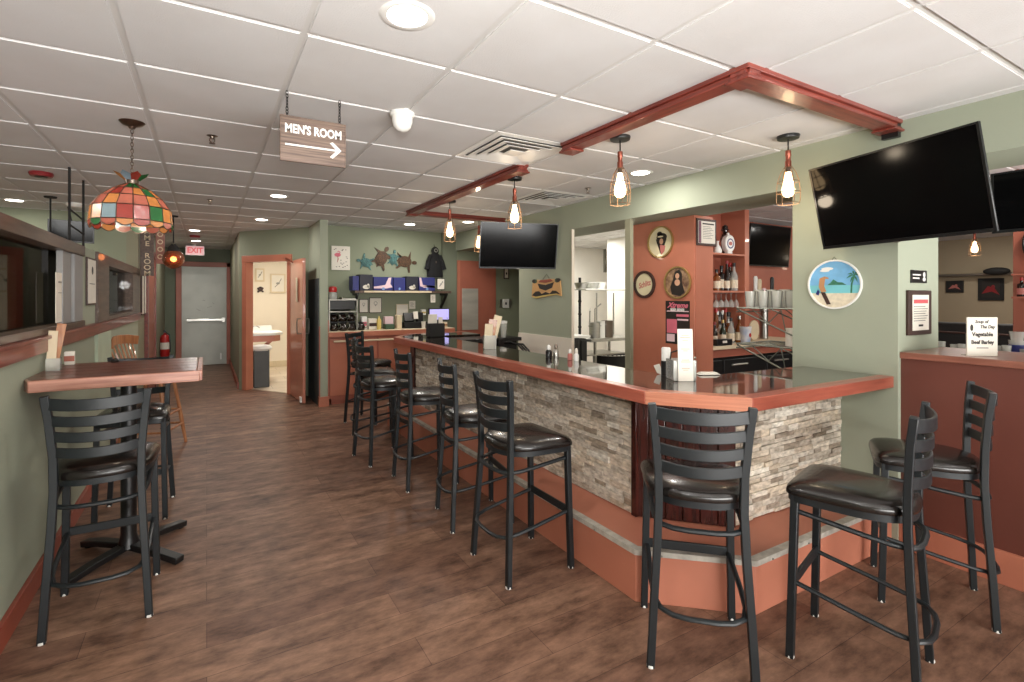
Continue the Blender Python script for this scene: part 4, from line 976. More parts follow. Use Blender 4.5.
# flamingo print, turtles, robe on the far wall
c = at_y(340.5, 258.2, 7.2); f = FY(c.x, 7.2, c.z); t = thing('flamingo_print', 'white canvas print of a pink flamingo at the left of the far wall', 'wall picture', c)
MB().fbox(f, -.130, .130, -.170, .170, .001, .02).build('canvas', M['paper'], t, bevel=.002)
MB().fdisc(f, -.045, .045, .045, .028, .02, .022, 20).tube([f.p(-.03, .05, .022), f.p(-.01, .08, .022), f.p(-.03, .10, .022), f.p(-.045, .085, .022)], .006, 6).build('flamingo_body', M['pink'], t)
mb = MB().tube([f.p(-.04, .03, .021), f.p(-.045, -.06, .021)], .003, 5).tube([f.p(-.05, .03, .021), f.p(-.03, -.02, .021), f.p(-.05, -.05, .021)], .003, 5); mb.build('flamingo_leg', M['rose'], t)
mb = MB()
for x, y in ((-.09, .12), (-.07, .13), (.02, .11), (.03, .12), (.07, .12), (.08, .02), (.09, .0), (.0, -.07), (.02, -.085), (.04, -.07), (.075, -.05), (.0, -.03), (-.02, -.12), (.03, -.13), (.06, -.12), (-.06, -.125), (.09, -.10)): mb.fdisc(f, x, y, .010, .005, .02, .0215, 8)
mb.build('printed_marks', M['ink'], t)
t = thing('turtle_wall_art', 'metal wall art of four linked turtles in turquoise and bronze above the shelf', 'wall art', at_y(388, 260, 7.19))
def turtle(cx, cy, s, rot, m):
    c = at_y(cx, cy, 7.18); f0 = FY(c.x, 7.2, c.z); a = math.radians(rot)
    f = Fr(f0.o, f0.r*math.cos(a) + f0.u*math.sin(a), f0.u*math.cos(a) - f0.r*math.sin(a), f0.n)
    mb = MB(); 
    for k, d in ((1.0, .012), (.8, .024), (.5, .034)): mb.fdisc(f, 0, 0, .085*s*k, .066*s*k, .002, d, 20)
    mb.fdisc(f, .118*s, 0, .030*s, .022*s, .004, .02, 12)
    for sx, sy, l, q in ((1, 1, .085, 70), (1, -1, .085, -70), (-1, 1, .055, 125), (-1, -1, .055, -125)):
        q = math.radians(q); bx, by = sx*.05*s, sy*.045*s; e = (bx + l*s*math.cos(q), by + l*s*math.sin(q)); n2 = (-math.sin(q)*.018*s, math.cos(q)*.018*s)
        mb.plate(f, [(bx - n2[0], by - n2[1]), (e[0] - n2[0]*.3 - .02*s, e[1] - n2[1]*.3), (e[0] + n2[0]*.3 - .01*s, e[1] + n2[1]*.3), (bx + n2[0], by + n2[1])], .006, .014)
    mb.plate(f, [(-.08*s, .012*s), (-.11*s, 0), (-.08*s, -.012*s)], .006, .014)
    mb.build('turtle', m, t)
turtle(366.5, 262.5, .98, 165, M['turq']); turtle(381.5, 258.5, 1.38, 60, M['bronze']); turtle(393.5, 259, .95, 80, M['turq']); turtle(405, 261.5, 1.30, -5, M['bronze'])
c = at_y(434.5, 262, 7.16); f = FY(c.x, 7.2, c.z); t = thing('hooded_robe', 'small black hooded robe hanging on the far wall at the shelf end', 'garment', c)
mb = MB().lathe([(.0001, -.235), (.135, -.235), (.125, -.10), (.105, .05), (.085, .11), (.03, .14), (.0001, .14)], f.p(0, 0, .06), 24, scale=(1, .38)); mb.build('robe_body', M['robe'], t)
MB().lathe([(.0001, .115), (.052, .12), (.062, .17), (.050, .21), (.02, .235), (.0001, .24)], f.p(0, 0, .06), 20, scale=(1, .7)).build('hood', M['robe'], t)
for s in (-1, 1): MB().tube([f.p(s*.07, .10, .06), f.p(s*.115, .0, .07), f.p(s*.145, -.12, .08)], [.036, .034, .040], 10).build('sleeve', M['robe'], t)
MB().fring(f, 0, .175, .018, .030, .095, .102, 16).build('face_opening', M['steel_m'], t); MB().fdisc(f, 0, -.005, .008, .020, .098, .104, 10).build('clasp', M['pewter'], t)
MB().tube([f.p(0, .23, .05), f.p(0, .27, .02)], .005, 6).build('hanger_hook', M['blackm'], t)
# ================================================================== FAR DRINK STATION
CT = .975
t = thing('drink_counter', 'salmon-fronted counter along the far wall with a pale rail across its doors', 'counter', (2.4, 6.95, 0))
MB().box((1.402, 6.76, .08), (3.22, 7.19, .925)).box((1.45, 6.80, 0), (3.2, 7.19, .08)).build('body', M['orange_d'], t)
MB().box((1.395, 6.70, .925), (3.225, 7.19, CT)).build('worktop', M['papery'], t, bevel=.004)
MB().box((1.395, 6.692, .905), (3.225, 6.70, .968)).build('edge_strip', M['orange'], t)
for x0, x1 in ((1.42, 2.05), (2.08, 2.72), (2.75, 3.20)): MB().box((x0, 6.742, .12), (x1, 6.76, .87)).build('door', M['orange'], t, bevel=.003)
MB().tube([(1.46, 6.70, .845), (2.95, 6.70, .845)], .013).build('rail', M['papery'], t)
for x in (1.5, 2.2, 2.9): MB().tube([(x, 6.70, .845), (x, 6.745, .845)], .009).build('rail_post', M['steel_m'], t)
t = thing('wall_shelf', 'dark wooden wall shelf carrying the blue cartons', 'shelf', (2.6, 7.1, 1.53))
a, b = at_y(361, 291, 6.93), at_y(449, 291, 6.93)
SZ = 1.525
MB().box((1.80, 6.93, SZ - .035), (3.28, 7.19, SZ)).build('board', M['brown'], t, bevel=.002)
MB().box((1.93, 6.925, SZ - .028), (2.95, 6.931, SZ - .002)).build('edge_strip', M['papery'], t)
for x in (1.83, 3.2): MB().prism([(x, 6.95), (x + .03, 6.95), (x + .03, 7.19), (x, 7.19)], SZ - .07, SZ - .035).bar([(x + .015, 6.97, SZ - .05), (x + .015, 7.18, SZ - .26)], .03, .03, up=(1, 0, 0)).build('bracket', M['black'], t)
def carton(u0, u1, vt, label, m, sw=0, y=6.96):
    a, b = at_y(u0, 290, y), at_y(u1, 290, y); top = at_y((u0+u1)/2, vt, y).z
    t = thing('drink_carton', label, 'carton', ((a.x+b.x)/2, y + .1, SZ), group='blue cartons on the far shelf')
    MB().box((a.x + .002, y, SZ), (b.x - .002, y + .20, top)).build('carton', m, t, bevel=.004)
    f = FY((a.x + b.x)/2, y, SZ); w = (b.x - a.x)/2 - .004; h = top - SZ
    if sw == 1: MB().plate(f, [(-w, h*.28), (w*.2, h*.42), (w*.55, h*.95), (w*.85, h*.98), (w*.75, h*.5), (w, h*.25), (w*.3, h*.16), (-w, h*.16)], .0005, .002).build('printed_swoosh', M['pinkw'], t); 
    if sw == 2: MB().plate(f, [(-w, h*.98), (-w*.75, h*.98), (-w*.55, h*.45), (w, h*.22), (w, h*.38), (-w*.35, h*.12 + .02), (-w*.9, h*.35)], .0005, .002).build('printed_swoosh', M['pinkw'], t)
    if sw == 3: MB().fdisc(f, 0, h*.22, w*.55, h*.14, .0005, .002, 10).fdisc(f, w*.3, h*.3, w*.2, h*.14, .0005, .002, 8).build('printed_logo', M['paper'], t)
    if sw in (1, 2, 4): MB().fdisc(f, 0, h*.14, w*.18, h*.10, .002, .003, 14).build('printed_badge', mat('badge_blue', (120, 150, 200), .5), t)
carton(352.5, 359, 276, 'narrow dark blue carton at the left end of the shelf', M['blue'])
carton(359.5, 373, 274.5, 'black carton with a pale logo, second from the left on the shelf', M['bluek'], 3)
carton(373.5, 393, 277, 'blue carton with a white swoosh, third from the left on the shelf', M['blue'], 1)
carton(393.5, 405.5, 277.5, 'plain blue carton with a round badge, fourth from the left on the shelf', M['blue'], 4)
carton(406, 418.5, 276.5, 'black carton with a white logo, fifth from the left on the shelf', M['bluek'], 3)
carton(419, 435, 277.5, 'blue carton with a white swoosh at the right end of the carton row', M['blue'], 2)
def frame_y(u0, u1, v0, v1, y, label, name='framed_certificate', cat='framed document', fm='dframe', mark=0, th=.014, bw=.010):
    a, b = at_y(u0, v1, y), at_y(u1, v0, y); f = FY((a.x+b.x)/2, y, (a.z+b.z)/2); w, h = (b.x-a.x)/2, (b.z-a.z)/2
    t = thing(name, label, cat, f.o)
    MB().fbox(f, -w, w, -h, h, .001, th).build('frame', M[fm], t, bevel=.002); MB().fbox(f, -w+bw, w-bw, -h+bw, h-bw, th, th + .0015).build('sheet', M['paper'], t)
    mb = MB()
    if mark == 1: mb.fring(f, 0, h*.25, min(w, h)*.22, min(w, h)*.30, th + .0015, th + .0025, 16).plate(f, [(-w*.2, h*.1), (w*.2, h*.1), (0, -h*.15)], th + .0015, th + .0022)
    elif mark == 2:
        for k in range(6): mb.fbox(f, -w*.6, w*(.2 + .4*((k*3) % 4)/3), h*.55 - k*h*.2, h*.59 - k*h*.2, th + .0015, th + .0022)
    elif mark == 3: mb.tube([f.p(-w*.4, -h*.4, th+.002), f.p(w*.1, 0, th+.002), f.p(w*.45, h*.5, th+.002)], .008, 6).fdisc(f, 0, -.0, w*.25, h*.12, th+.0015, th+.003, 12)
    if mark: mb.build('print', M['steel_m'] if mark != 2 else M['ink'], t)
    else: mb.b.free()
    return t
frame_y(436.5, 444.5, 278.5, 289.8, 7.0, 'small white framed picture standing at the right end of the carton shelf', 'framed_picture', 'framed picture', 'blackm', 3)
frame_y(358.8, 368, 299, 312.8, 7.195, 'smaller white certificate on the far wall under the shelf, left of two', mark=1)
frame_y(369, 381.5, 297.5, 313, 7.195, 'larger white certificate on the far wall under the shelf, right of two', mark=1)
frame_y(396, 408, 304, 316, 7.19, 'plain white board on the far wall beside the register', 'white_board', 'board', 'papery', 0)
frame_y(409, 415.3, 300.8, 309, 7.19, 'small taped note above the register', 'paper_note', 'note', 'papery', 2, .004, .002)
frame_y(430.5, 435.3, 294.5, 302.5, 6.97, 'white tag hanging from the front of the shelf', 'hanging_tag', 'tag', 'whitep', 2, .004, .002)
def boxy(name, label, cat, u0, u1, v0, v1, y, m, dep=.12, band=None):
    a, b = at_y(u0, v1, y), at_y(u1, v0, y); z0 = CT if v1 > 319 else a.z
    t = thing(name, label, cat, ((a.x+b.x)/2, y + dep/2, z0))
    MB().box((a.x, y, z0), (b.x, y + dep, b.z)).build('body', m, t, bevel=.006)
    if band: MB().box((a.x + .004, y - .002, z0 + (b.z - z0)*.3), (b.x - .004, y, z0 + (b.z - z0)*.6)).build('label', band, t)
    return t
t = thing('glass_rack', 'black metal rack with silver edges over the coffee pots on the far counter', 'rack', (1.62, 6.95, CT))
for z in (1.40, 1.24): MB().box((1.42, 6.80, z - .015), (1.80, 7.15, z)).build('rack_shelf', M['black'], t); MB().box((1.42, 6.79, z - .012), (1.80, 6.80, z + .002)).build('edge_strip', M['steel_m'], t)
MB().box((1.42, 6.86, 1.26), (1.79, 7.15, 1.385)).build('machine_body', M['black'], t, bevel=.006)
for x in (1.425, 1.795): MB().box((x - .008, 6.80, CT), (x + .008, 6.82, 1.40)).build('post', M['steel_m'], t)
for x in (1.425, 1.795): MB().box((x - .008, 7.13, CT), (x + .008, 7.15, 1.40)).build('post', M['steel_m'], t)
def carafe(x, y, z, label):
    t = thing('coffee_pot', label, 'coffee pot', (x, y, z), group='coffee pots on the far counter')
    MB().lathe([(.0001, 0), (.045, 0), (.058, .02), (.062, .045), (.05, .075), (.036, .09), (.040, .105)], n=20).build('glass_body', M['bottle_d'], t, local=True)
    MB().lathe([(.041, .095), (.043, .108), (.02, .118), (.0001, .12)], n=20).build('lid', M['black'], t, local=True)
    MB().tube([(.04, -.02, .095), (.075, -.05, .09), (.078, -.052, .05), (.055, -.035, .03)], .006, 6).build('handle', M['steel_m'], t, local=True)
i = 0
for zz, lv in ((CT, 'front row on the far counter'), (CT + .125, 'upper row on the thin tray')):
    for k, x in enumerate((1.50, 1.62, 1.74, 1.86)[:4 if zz == CT else 3]):
        carafe(x, 6.86 if zz == CT else 6.90, zz if zz == CT else zz, 'dark glass coffee pot, %s, %s from the left' % (lv, ('first', 'second', 'third', 'fourth')[k]))
tag(MB().box((1.44, 6.85, CT + .112), (1.79, 6.97, CT + .124)).build('pot_tray', M['black']), 'thin black tray separating the two rows of coffee pots', 'tray')
t = thing('topping_jar', 'glass jar with red lid on top of the black rack', 'jar', (1.49, 6.9, 1.40))
MB().lathe([(.0001, 0), (.055, 0), (.06, .02), (.058, .09), (.04, .11)], (1.49, 6.9, 1.40), 20).build('jar', M['glassware'], t); MB().lathe([(.05, .10), (.056, .12), (.05, .17), (.0001, .18)], (1.49, 6.9, 1.40), 20).build('lid', M['red'], t)
tag(MB().box((1.60, 6.84, 1.402), (1.79, 7.0, 1.412)).box((1.60, 6.84, 1.402), (1.605, 7.0, 1.432)).build('serving_tray', M['steel']), 'shallow silver tray on top of the black rack', 'tray')
boxy('sugar_box', 'white upright dispenser with pink label on the far counter', 'dispenser', 361.5, 367, 316.5, 328, 6.9, M['whitep'], .1, M['pink'])
boxy('condiment_box', 'white-topped stacked condiment box on the far counter', 'box', 369, 377, 318.5, 328, 6.9, M['paper'], .1, M['dframe'])
t = thing('mustard_bottle', 'pale yellow squeeze bottle on the far counter', 'bottle', (2.1, 6.88, CT)); c = at_y(379, 328, 6.88)
MB().lathe([(.0001, 0), (.030, 0), (.032, .12), (.022, .15), (.012, .155), (.006, .19), (.0001, .192)], (c.x, 6.88, CT), 18).build('bottle', M['yellow'], t)
boxy('napkin_stack', 'pinkish white napkin stack in a holder on the far counter', 'napkins', 385, 393.5, 316.5, 323.5, 6.95, M['pinkw'], .1)
boxy('green_container', 'low dark green container under the napkins on the far counter', 'container', 385.5, 394.5, 324, 328.5, 6.86, M['greenp'], .12)
boxy('paper_roll_box', 'small cream box left of the register on the far counter', 'box', 397, 402, 315, 327, 6.9, M['papery'], .1)
t = thing('cash_register', 'black card terminal and cash register cluster on the far counter', 'register', (2.65, 6.95, CT))
MB().box((2.50, 6.86, CT), (2.86, 7.12, CT + .09)).build('drawer_base', M['black'], t, bevel=.006)
MB().obox((2.60, 6.96, CT + .16), (.16, .04, .13), Matrix.Rotation(-.4, 3, 'X')).build('display', M['black'], t, bevel=.004)
MB().obox((2.78, 7.0, CT + .15), (.10, .08, .16)).build('printer', M['blackm'], t, bevel=.01)
MB().obox((2.69, 6.91, CT + .19), (.07, .004, .11), Matrix.Rotation(-.2, 3, 'X')).build('receipt', M['paper'], t)
boxy('card_reader', 'small white reader on the far counter above the receipt printer', 'reader', 421.5, 426, 309.5, 315, 7.05, M['whitep'], .06, M['yellow'])
t = thing('paper_cup', 'white cup standing on the far counter in front of the register', 'cup', at_y(423.5, 328, 6.8)); c = at_y(423.5, 328, 6.82)
MB().lathe([(.0001, 0), (.026, 0), (.034, .10), (.031, .10), (.024, .006)], (c.x, 6.82, CT), 20).build('cup', M['paper'], t)
t = thing('computer_monitor', 'computer monitor with a lit lilac screen at the right end of the far counter', 'monitor', (3.15, 7.0, CT)); a, b = at_y(429, 320.8, 7.0), at_y(449.5, 308.3, 7.0)
f = FY((a.x+b.x)/2, 7.0, (a.z+b.z)/2); w, h = (b.x-a.x)/2, (b.z-a.z)/2
MB().fbox(f, -w, w, -h, h, -.03, 0).build('housing', M['black'], t, bevel=.004); MB().fbox(f, -w+.012, w-.012, -h+.014, h-.012, 0, .001).build('screen', M['monitor'], t)
MB().box((f.o.x - .02, 7.01, CT), (f.o.x + .02, 7.03, f.o.z)).box((f.o.x - .09, 6.95, CT), (f.o.x + .09, 7.10, CT + .012)).build('stand', M['black'], t)
MB().fbox(f, w-.05, w-.03, -h+.03, -h+.04, .001, .002).build('badge', M['ink'], t)
boxy('wooden_caddy', 'small brown box at the right end of the far counter', 'box', 443.5, 447.5, 322, 328, 6.88, M['papery'], .08, M['wood_l'])

# ================================================================== THINGS ON THE BAR
t = thing('straw_bin', 'black caddy holding white receipts at the far corner of the bar', 'caddy', at_z(435, 336.5, BT)); c = at_z(435, 336.8, BT)
MB().box((c.x - .09, c.y - .06, BT), (c.x + .10, c.y + .06, BT + .155)).build('caddy', M['blackm'], t, bevel=.01)
MB().obox((c.x - .03, c.y, BT + .20), (.11, .01, .12), Matrix.Rotation(.15, 3, 'X')).obox((c.x + .06, c.y - .02, BT + .18), (.05, .01, .09)).build('receipts', M['paper'], t)
menus(2.17, 3.80, BT, 'tall menus in a clear holder on the far half of the bar', 3, 1.15, -.35)
t = thing('cup_stack', 'stack of clear plastic cups with white rims on the black service shelf', 'cups', (3.0, 4.98, .965)); c = at_z(507, 334.5, .965)
for k in range(3): MB().lathe([(.030, 0), (.044, .13), (.042, .13), (.028, .006), (.0001, .004)], (3.03, 4.98, .965 + .0 + k*.03), 18).build('cup', M['glassware'] if k < 2 else M['whitep'], t)
for k, (u, v, r, h, lab, m1, m2) in enumerate(((548.8, 357, .024, .085, 'black-bodied shaker with a white top at the back edge of the bar', 'black', 'whitep'), (556.5, 357.5, .020, .095, 'steel pour-spout bottle at the back edge of the bar', 'steel', 'pewter'),
        (570, 360, .018, .075, 'small pinkish bottle with a white cap at the back edge of the bar', 'rose', 'whitep'), (577.5, 361, .017, .085, 'slim white bottle beside the kitchen opening on the bar', 'whitep', 'paper'))):
    c = at_z(u, v, BT); c.x = min(c.x, 2.30)
    t = thing('shaker', lab, 'shaker', c, group='shakers at the bar back edge')
    MB().lathe([(.0001, 0), (r, 0), (r*1.02, h*.5), (r*.7, h*.62), (r*.6, h*.66), (.0001, h*.66)], n=18).build('body', M[m1], t, local=True)
    MB().lathe([(r*.62, h*.66), (r*.66, h*.9), (r*.4, h*1.05), (.0001, h*1.1)], n=18).build('cap', M[m2], t, local=True)
# condiment caddy at the corner
t = thing('condiment_caddy', 'clear glass condiment caddy on the bar top near the angled corner', 'caddy', (2.27, 1.86, BT))
c = at_z(685, 381, BT); rot = Matrix.Rotation(-.5, 3, 'Z')
def L_(x, y, z): return c + rot @ Vector((x, y + .055, z))
mb = MB(); mb.obox(L_(0, 0, .006), (.125, .11, .012), rot)
for x, y, a, b in ((0, -.054, .125, .004), (0, .054, .125, .004), (-.062, 0, .004, .11), (.062, 0, .004, .11)): mb.obox(L_(x, y, .062), (a, b, .10), rot)
mb.build('glass_box', M['glassware'], t, bevel=.002)
mb = MB()
for k in range(6): mb.obox(L_(.020 + .006*k, .0, .065), (.004, .085, .075), rot)
mb.build('sweetener_packets', M['paper'], t)
MB().tube([L_(-.06, 0, .11), L_(-.055, 0, .15), L_(0, 0, .165), L_(.055, 0, .15), L_(.062, 0, .11)], .004, 6).build('wire_handle', M['blackm'], t)
MB().ball(L_(.062, -.04, .125), .007, 8).build('screw_knob', M['steel'], t)
t = thing('menu_card', 'tall white menu card leaning on the condiment caddy', 'menu', c)
rr = Matrix.Rotation(-.5, 3, 'Z') @ Matrix.Rotation(-.05, 3, 'X'); mc = c + Matrix.Rotation(-.5, 3, 'Z') @ Vector((.0, -.012, 0))
MB().obox(mc + rr @ Vector((0, 0, .142)), (.082, .003, .284), rr).build('card', M['paper'], t)
fm = Fr(mc + rr @ Vector((0, -.0016, .145)), rr @ Vector((1, 0, 0)), rr @ Vector((0, 0, 1)), rr @ Vector((0, -1, 0)))
mb = MB()
for y, w in ((.105, .02), (.092, .028), (.078, .016), (.03, .024), (.02, .012), (-.03, .02), (-.04, .026), (-.075, .022), (-.084, .014)): mb.fbox(fm, -w, w, y - .0015, y + .0015, 0, .0006)
mb.build('printed_lines', M['cagem'], t)
t = thing('sauce_bottle', 'black and white bottle standing left of the condiment caddy', 'bottle', c); cb = at_z(666, 375, BT)
MB().lathe([(.0001, 0), (.027, 0), (.028, .085)], (cb.x, cb.y, BT), 24).build('black_sleeve', M['black'], t); MB().lathe([(.026, .085), (.026, .155), (.022, .162), (.0001, .163)], (cb.x, cb.y, BT), 24).build('white_top', M['whitep'], t)
cn_ = at_z(659, 374, BT)
tag(MB().bar([(cn_.x - .01, cn_.y + .01, BT + .055), (cn_.x, cn_.y, BT + .02), (cn_.x + .035, cn_.y - .02, BT + .004)], .035, .006, up=(1, 1, 0.1)).build('folded_napkin', M['paper']), 'crumpled white napkin left of the sauce bottle', 'napkin')
cn_ = at_z(708, 374.5, BT)
tag(MB().obox((cn_.x, cn_.y, BT + .008), (.13, .05, .014), Matrix.Rotation(-.45, 3, 'Z'), taper=.7).build('napkin_pile', M['paper'], bevel=.003), 'flat white napkin lying right of the condiment caddy', 'napkin')

# ================================================================== BACK BAR
t = thing('bottle_shelf_unit', 'salmon shelf unit with bottle shelves beyond the cabinet block', 'shelf unit', (5.0, 3.7, 0))
MB().box((4.10, 3.86, .0), (5.50, 3.90, CEIL)).build('back_panel', M['orange_d'], t)
MB().box((5.42, 3.55, .91), (5.50, 3.86, CEIL)).build('side_panel', M['orange'], t, bevel=.003)
for z in (1.505, 1.925): MB().box((4.2, 3.55, z - .02), (5.42, 3.86, z)).build('shelf', M['orange'], t, bevel=.002)
t = thing('back_counter', 'back bar counter with a pale edge over black coolers', 'counter', (5.5, 3.7, 0))
MB().box((4.12, 3.45, .865), (6.6, 4.09, .905)).build('worktop', M['papery'], t, bevel=.003)
MB().box((4.12, 3.49, .775), (6.6, 4.09, .865)).build('apron', M['orange_d'], t)
t = thing('bottle_cooler', 'black under-counter bottle cooler below the back bar counter', 'cooler', (5.5, 3.7, 0))
MB().box((4.15, 3.52, 0), (6.58, 4.0, .765)).build('body', M['black'], t, bevel=.005)
for k in range(3):
    x0 = 4.17 + k*.80; MB().box((x0, 3.50, .06), (x0 + .78, 3.52, .74)).build('door', M['black'], t, bevel=.004); MB().tube([(x0 + .12, 3.485, .68), (x0 + .40, 3.485, .68)], .010).build('handle', M['steel'], t)
BK = {'liquor': [(.0001, 0), (.036, 0), (.038, .01), (.038, .15), (.03, .18), (.014, .21), (.013, .27), (.015, .275), (.015, .29)],
      'square': [(.0001, 0), (.042, 0), (.044, .01), (.044, .15), (.040, .17), (.015, .185), (.014, .23), (.016, .235), (.016, .25)],
      'tall': [(.0001, 0), (.032, 0), (.034, .01), (.033, .17), (.022, .215), (.013, .25), (.013, .32), (.0145, .325), (.0145, .34)]}
def bottle(x, y, z, kind, m, lab, s=1.0, cap='black', grp='liquor bottles behind the bar', lm='label'):
    t = thing('liquor_bottle', lab, 'bottle', (x, y, z), group=grp); pf = BK[kind]
    MB().lathe([(r*s, h*s) for r, h in pf], n=16).build('glass_body', M[m], t, local=True)
    h = pf[-1][1]*s; MB().lathe([(.017*s, h - .035*s), (.017*s, h + .004), (.0001, h + .005)], n=14).build('cap', M[cap], t, local=True)
    r = pf[2][0]*s*1.015
    MB().lathe([(r, .03*s), (r, .115*s)], n=16).build('label', M[lm], t, local=True)
    return t
ords = ['first', 'second', 'third', 'fourth', 'fifth', 'sixth', 'seventh', 'eighth', 'ninth', 'tenth', 'eleventh', 'twelfth']
for k, (u, kind, m, s, cap) in enumerate(((716.5, 'square', 'amber_liq', .95, 'black'), (721.5, 'square', 'bottle_d', 1.15, 'black'), (726.8, 'tall', 'bottle_d', 1.0, 'dred'), (730, 'square', 'bottle_d', 1.3, 'red'), (734, 'liquor', 'glassware', 1.1, 'black'), (738.5, 'liquor', 'clear', .95, 'black'))):
    p = at_y(u, 288, 3.62 + (k % 2)*.06); bottle(p.x, p.y, 1.505, kind, m, 'liquor bottle on the middle shelf, %s from the left' % ords[k], s, cap)
for k in range(11):
    u = 714.5 + k*2.75; p = at_y(u, 340, 3.60 + (k*5 % 3)*.07); bottle(p.x, p.y, .906, ('liquor', 'tall', 'square')[k % 3], ('bottle_d', 'amber_liq', 'glassware', 'bottle_g')[k % 4], 'liquor bottle on the back counter under the shelves, %s from the left' % ords[k], .85 + (k*7 % 4)*.07, ('dred', 'steel', 'black', 'gold')[k % 4])
for k in range(9):
    p = at_y(716 + k*3.1, 338, 3.74); bottle(p.x, p.y, .906, ('tall', 'square', 'liquor')[k % 3], ('amber_liq', 'glassware', 'bottle_d')[k % 3], 'taller bottle in the back row on the back counter, %s from the left' % ords[k], 1.15 + (k*5 % 3)*.12, ('red', 'black', 'steel')[k % 3])
for k in range(6):                                          # stemmed glasses hung upside down under the shelf
    p = at_y(716 + k*5, 300, 3.66); t = thing('wine_glass', 'stemmed glass hanging upside down under the middle shelf, %s from the left' % ords[k], 'glass', (p.x, p.y, 1.483), group='hanging wine glasses')
    MB().lathe([(.034, 0), (.033, -.004), (.004, -.012), (.004, -.075), (.020, -.09), (.036, -.13), (.034, -.165)], n=16).build('glass', M['glassware'], t, local=True)
t = thing('black_tray', 'black box tray with small white card on the back counter', 'tray', at_y(722, 342, 3.5)); p = at_y(722, 342, 3.49)
MB().box((p.x - .13, 3.455, .906), (p.x + .13, 3.53, .975)).build('tray', M['black'], t, bevel=.004); MB().box((p.x - .04, 3.449, .935), (p.x + .03, 3.454, .96)).build('card', M['paper'], t)
# top shelf: dark figurine bottle, round emblem jug, white piece
p = at_y(725, 250, 3.68); t = thing('dark_figurine', 'tall dark figurine bottle on the top shelf', 'figurine', (p.x, 3.68, 1.925))
MB().lathe([(.0001, 0), (.05, 0), (.055, .05), (.04, .12), (.052, .18), (.035, .23), (.022, .25), (.034, .29), (.030, .33), (.0001, .35)], n=20).build('figure', M['bottle_d'], t, local=True); MB().lathe([(.05, .285), (.03, .30), (.0001, .30)], n=16).build('hat', M['black'], t, local=True)
MB().tube([(.035, 0, .20), (.075, -.02, .15), (.06, -.03, .10)], .012, 8).build('arm', M['bottle_d'], t, local=True)
p = at_y(730.5, 243.5, 3.60); f = FY(p.x, 3.60, p.z); t = thing('emblem_jug', 'round white jug with a blue and red emblem on the top shelf', 'jug', (p.x, 3.6, 1.925))
MB().fdisc(f, 0, 0, .085, .10, -.06, .0, 36).fdisc(f, 0, .10, .018, .03, -.045, -.02, 12).fbox(f, -.04, .04, -.118, -.09, -.05, 0).build('body', M['whitep'], t, bevel=.008); MB().fring(f, 0, 0, .045, .058, 0, .002, 28).build('blue_ring', M['blue'], t); MB().fdisc(f, .0, .0, .03, .022, 0, .003, 16).build('red_emblem', M['rose'], t)
p = at_y(717.5, 250, 3.62); t = thing('white_decanter', 'small white decanter at the left end of the top shelf', 'decanter', (p.x, 3.62, 1.925))
MB().lathe([(.0001, 0), (.04, 0), (.048, .03), (.03, .08), (.012, .10), (.012, .13), (.02, .14), (.0001, .145)], n=18).build('body', M['whitep'], t, local=True)
# wire shelves on the back of the pillar
def wire_shelf(z, label):
    t = thing('wire_shelf', label, 'wire shelf', (3.72, 2.15, z), group='wire shelves behind the pillar')
    mb = MB()
    for x in (3.50, 3.93): mb.tube([(x, 1.93, z), (x, 2.36, z)], .006, 6)
    for y in (1.94, 2.36): mb.tube([(3.50, y, z), (3.93, y, z)], .006, 6); mb.tube([(3.50, y, z - .03), (3.93, y, z - .03)], .005, 6)
    for k in range(9): mb.tube([(3.50 + k*.053, 1.93, z + .003), (3.50 + k*.053, 2.36, z + .003)], .0020, 4)
    mb.build('wire_deck', M['rackm'], t)
    for x in (3.51, 3.92):
        mb = MB().tube([(x, 2.36, z - .01), (x, 1.935, z - .19)], .006, 6).tube([(x, 1.935, z - .19), (x, 1.935, z + .02)], .007, 6)
        mb.tube([(x, 2.24, z - .01), (x, 2.12, z - .105)], .004, 5).tube([(x, 2.12, z - .105), (x, 2.03, z - .01)], .004, 5).tube([(x, 2.03, z - .01), (x, 2.0, z - .155)], .004, 5)
        mb.build('bracket', M['rackm'], t)
wire_shelf(1.355, 'upper chrome wire shelf with glasses on the back of the green pillar'); wire_shelf(1.085, 'lower chrome wire shelf on the back of the green pillar')
def pint(x, y, z, label, grp, h=.13, r=.04, m='glassware', mug=False):
    t = thing('beer_glass', label, 'glass', (x, y, z), group=grp)
    MB().lathe([(.0001, .004), (r*.72, .003), (r*.75, 0), (r*.78, .004), (r, h), (r*.94, h), (r*.72, .012), (.0001, .012)], n=18).build('glass', M[m], t, local=True)
    if mug: MB().tube([(r*.9, 0, h*.8), (r*1.5, 0, h*.75), (r*1.5, 0, h*.3), (r*.85, 0, h*.25)], .005, 6).build('handle', M[m], t, local=True)
n = 0
for ix in range(4):
    for iy in range(4):
        pint(3.56 + ix*.10, 1.99 + iy*.10, 1.360, 'beer glass on the upper wire shelf, %s row from the bar, %s from the pillar' % (ords[ix], ords[iy]), 'beer glasses on the wire shelf', .12 + .012*(ix % 2), .038, mug=(ix % 2 == 1)); n += 1
tag(MB().lathe([(.012, 0), (.055, 0), (.055, .125), (.012, .125)], (3.60, 1.99, 1.092), 22).build('paper_towel_roll', M['paper']), 'white paper roll on the lower wire shelf beside the pillar', 'paper roll')
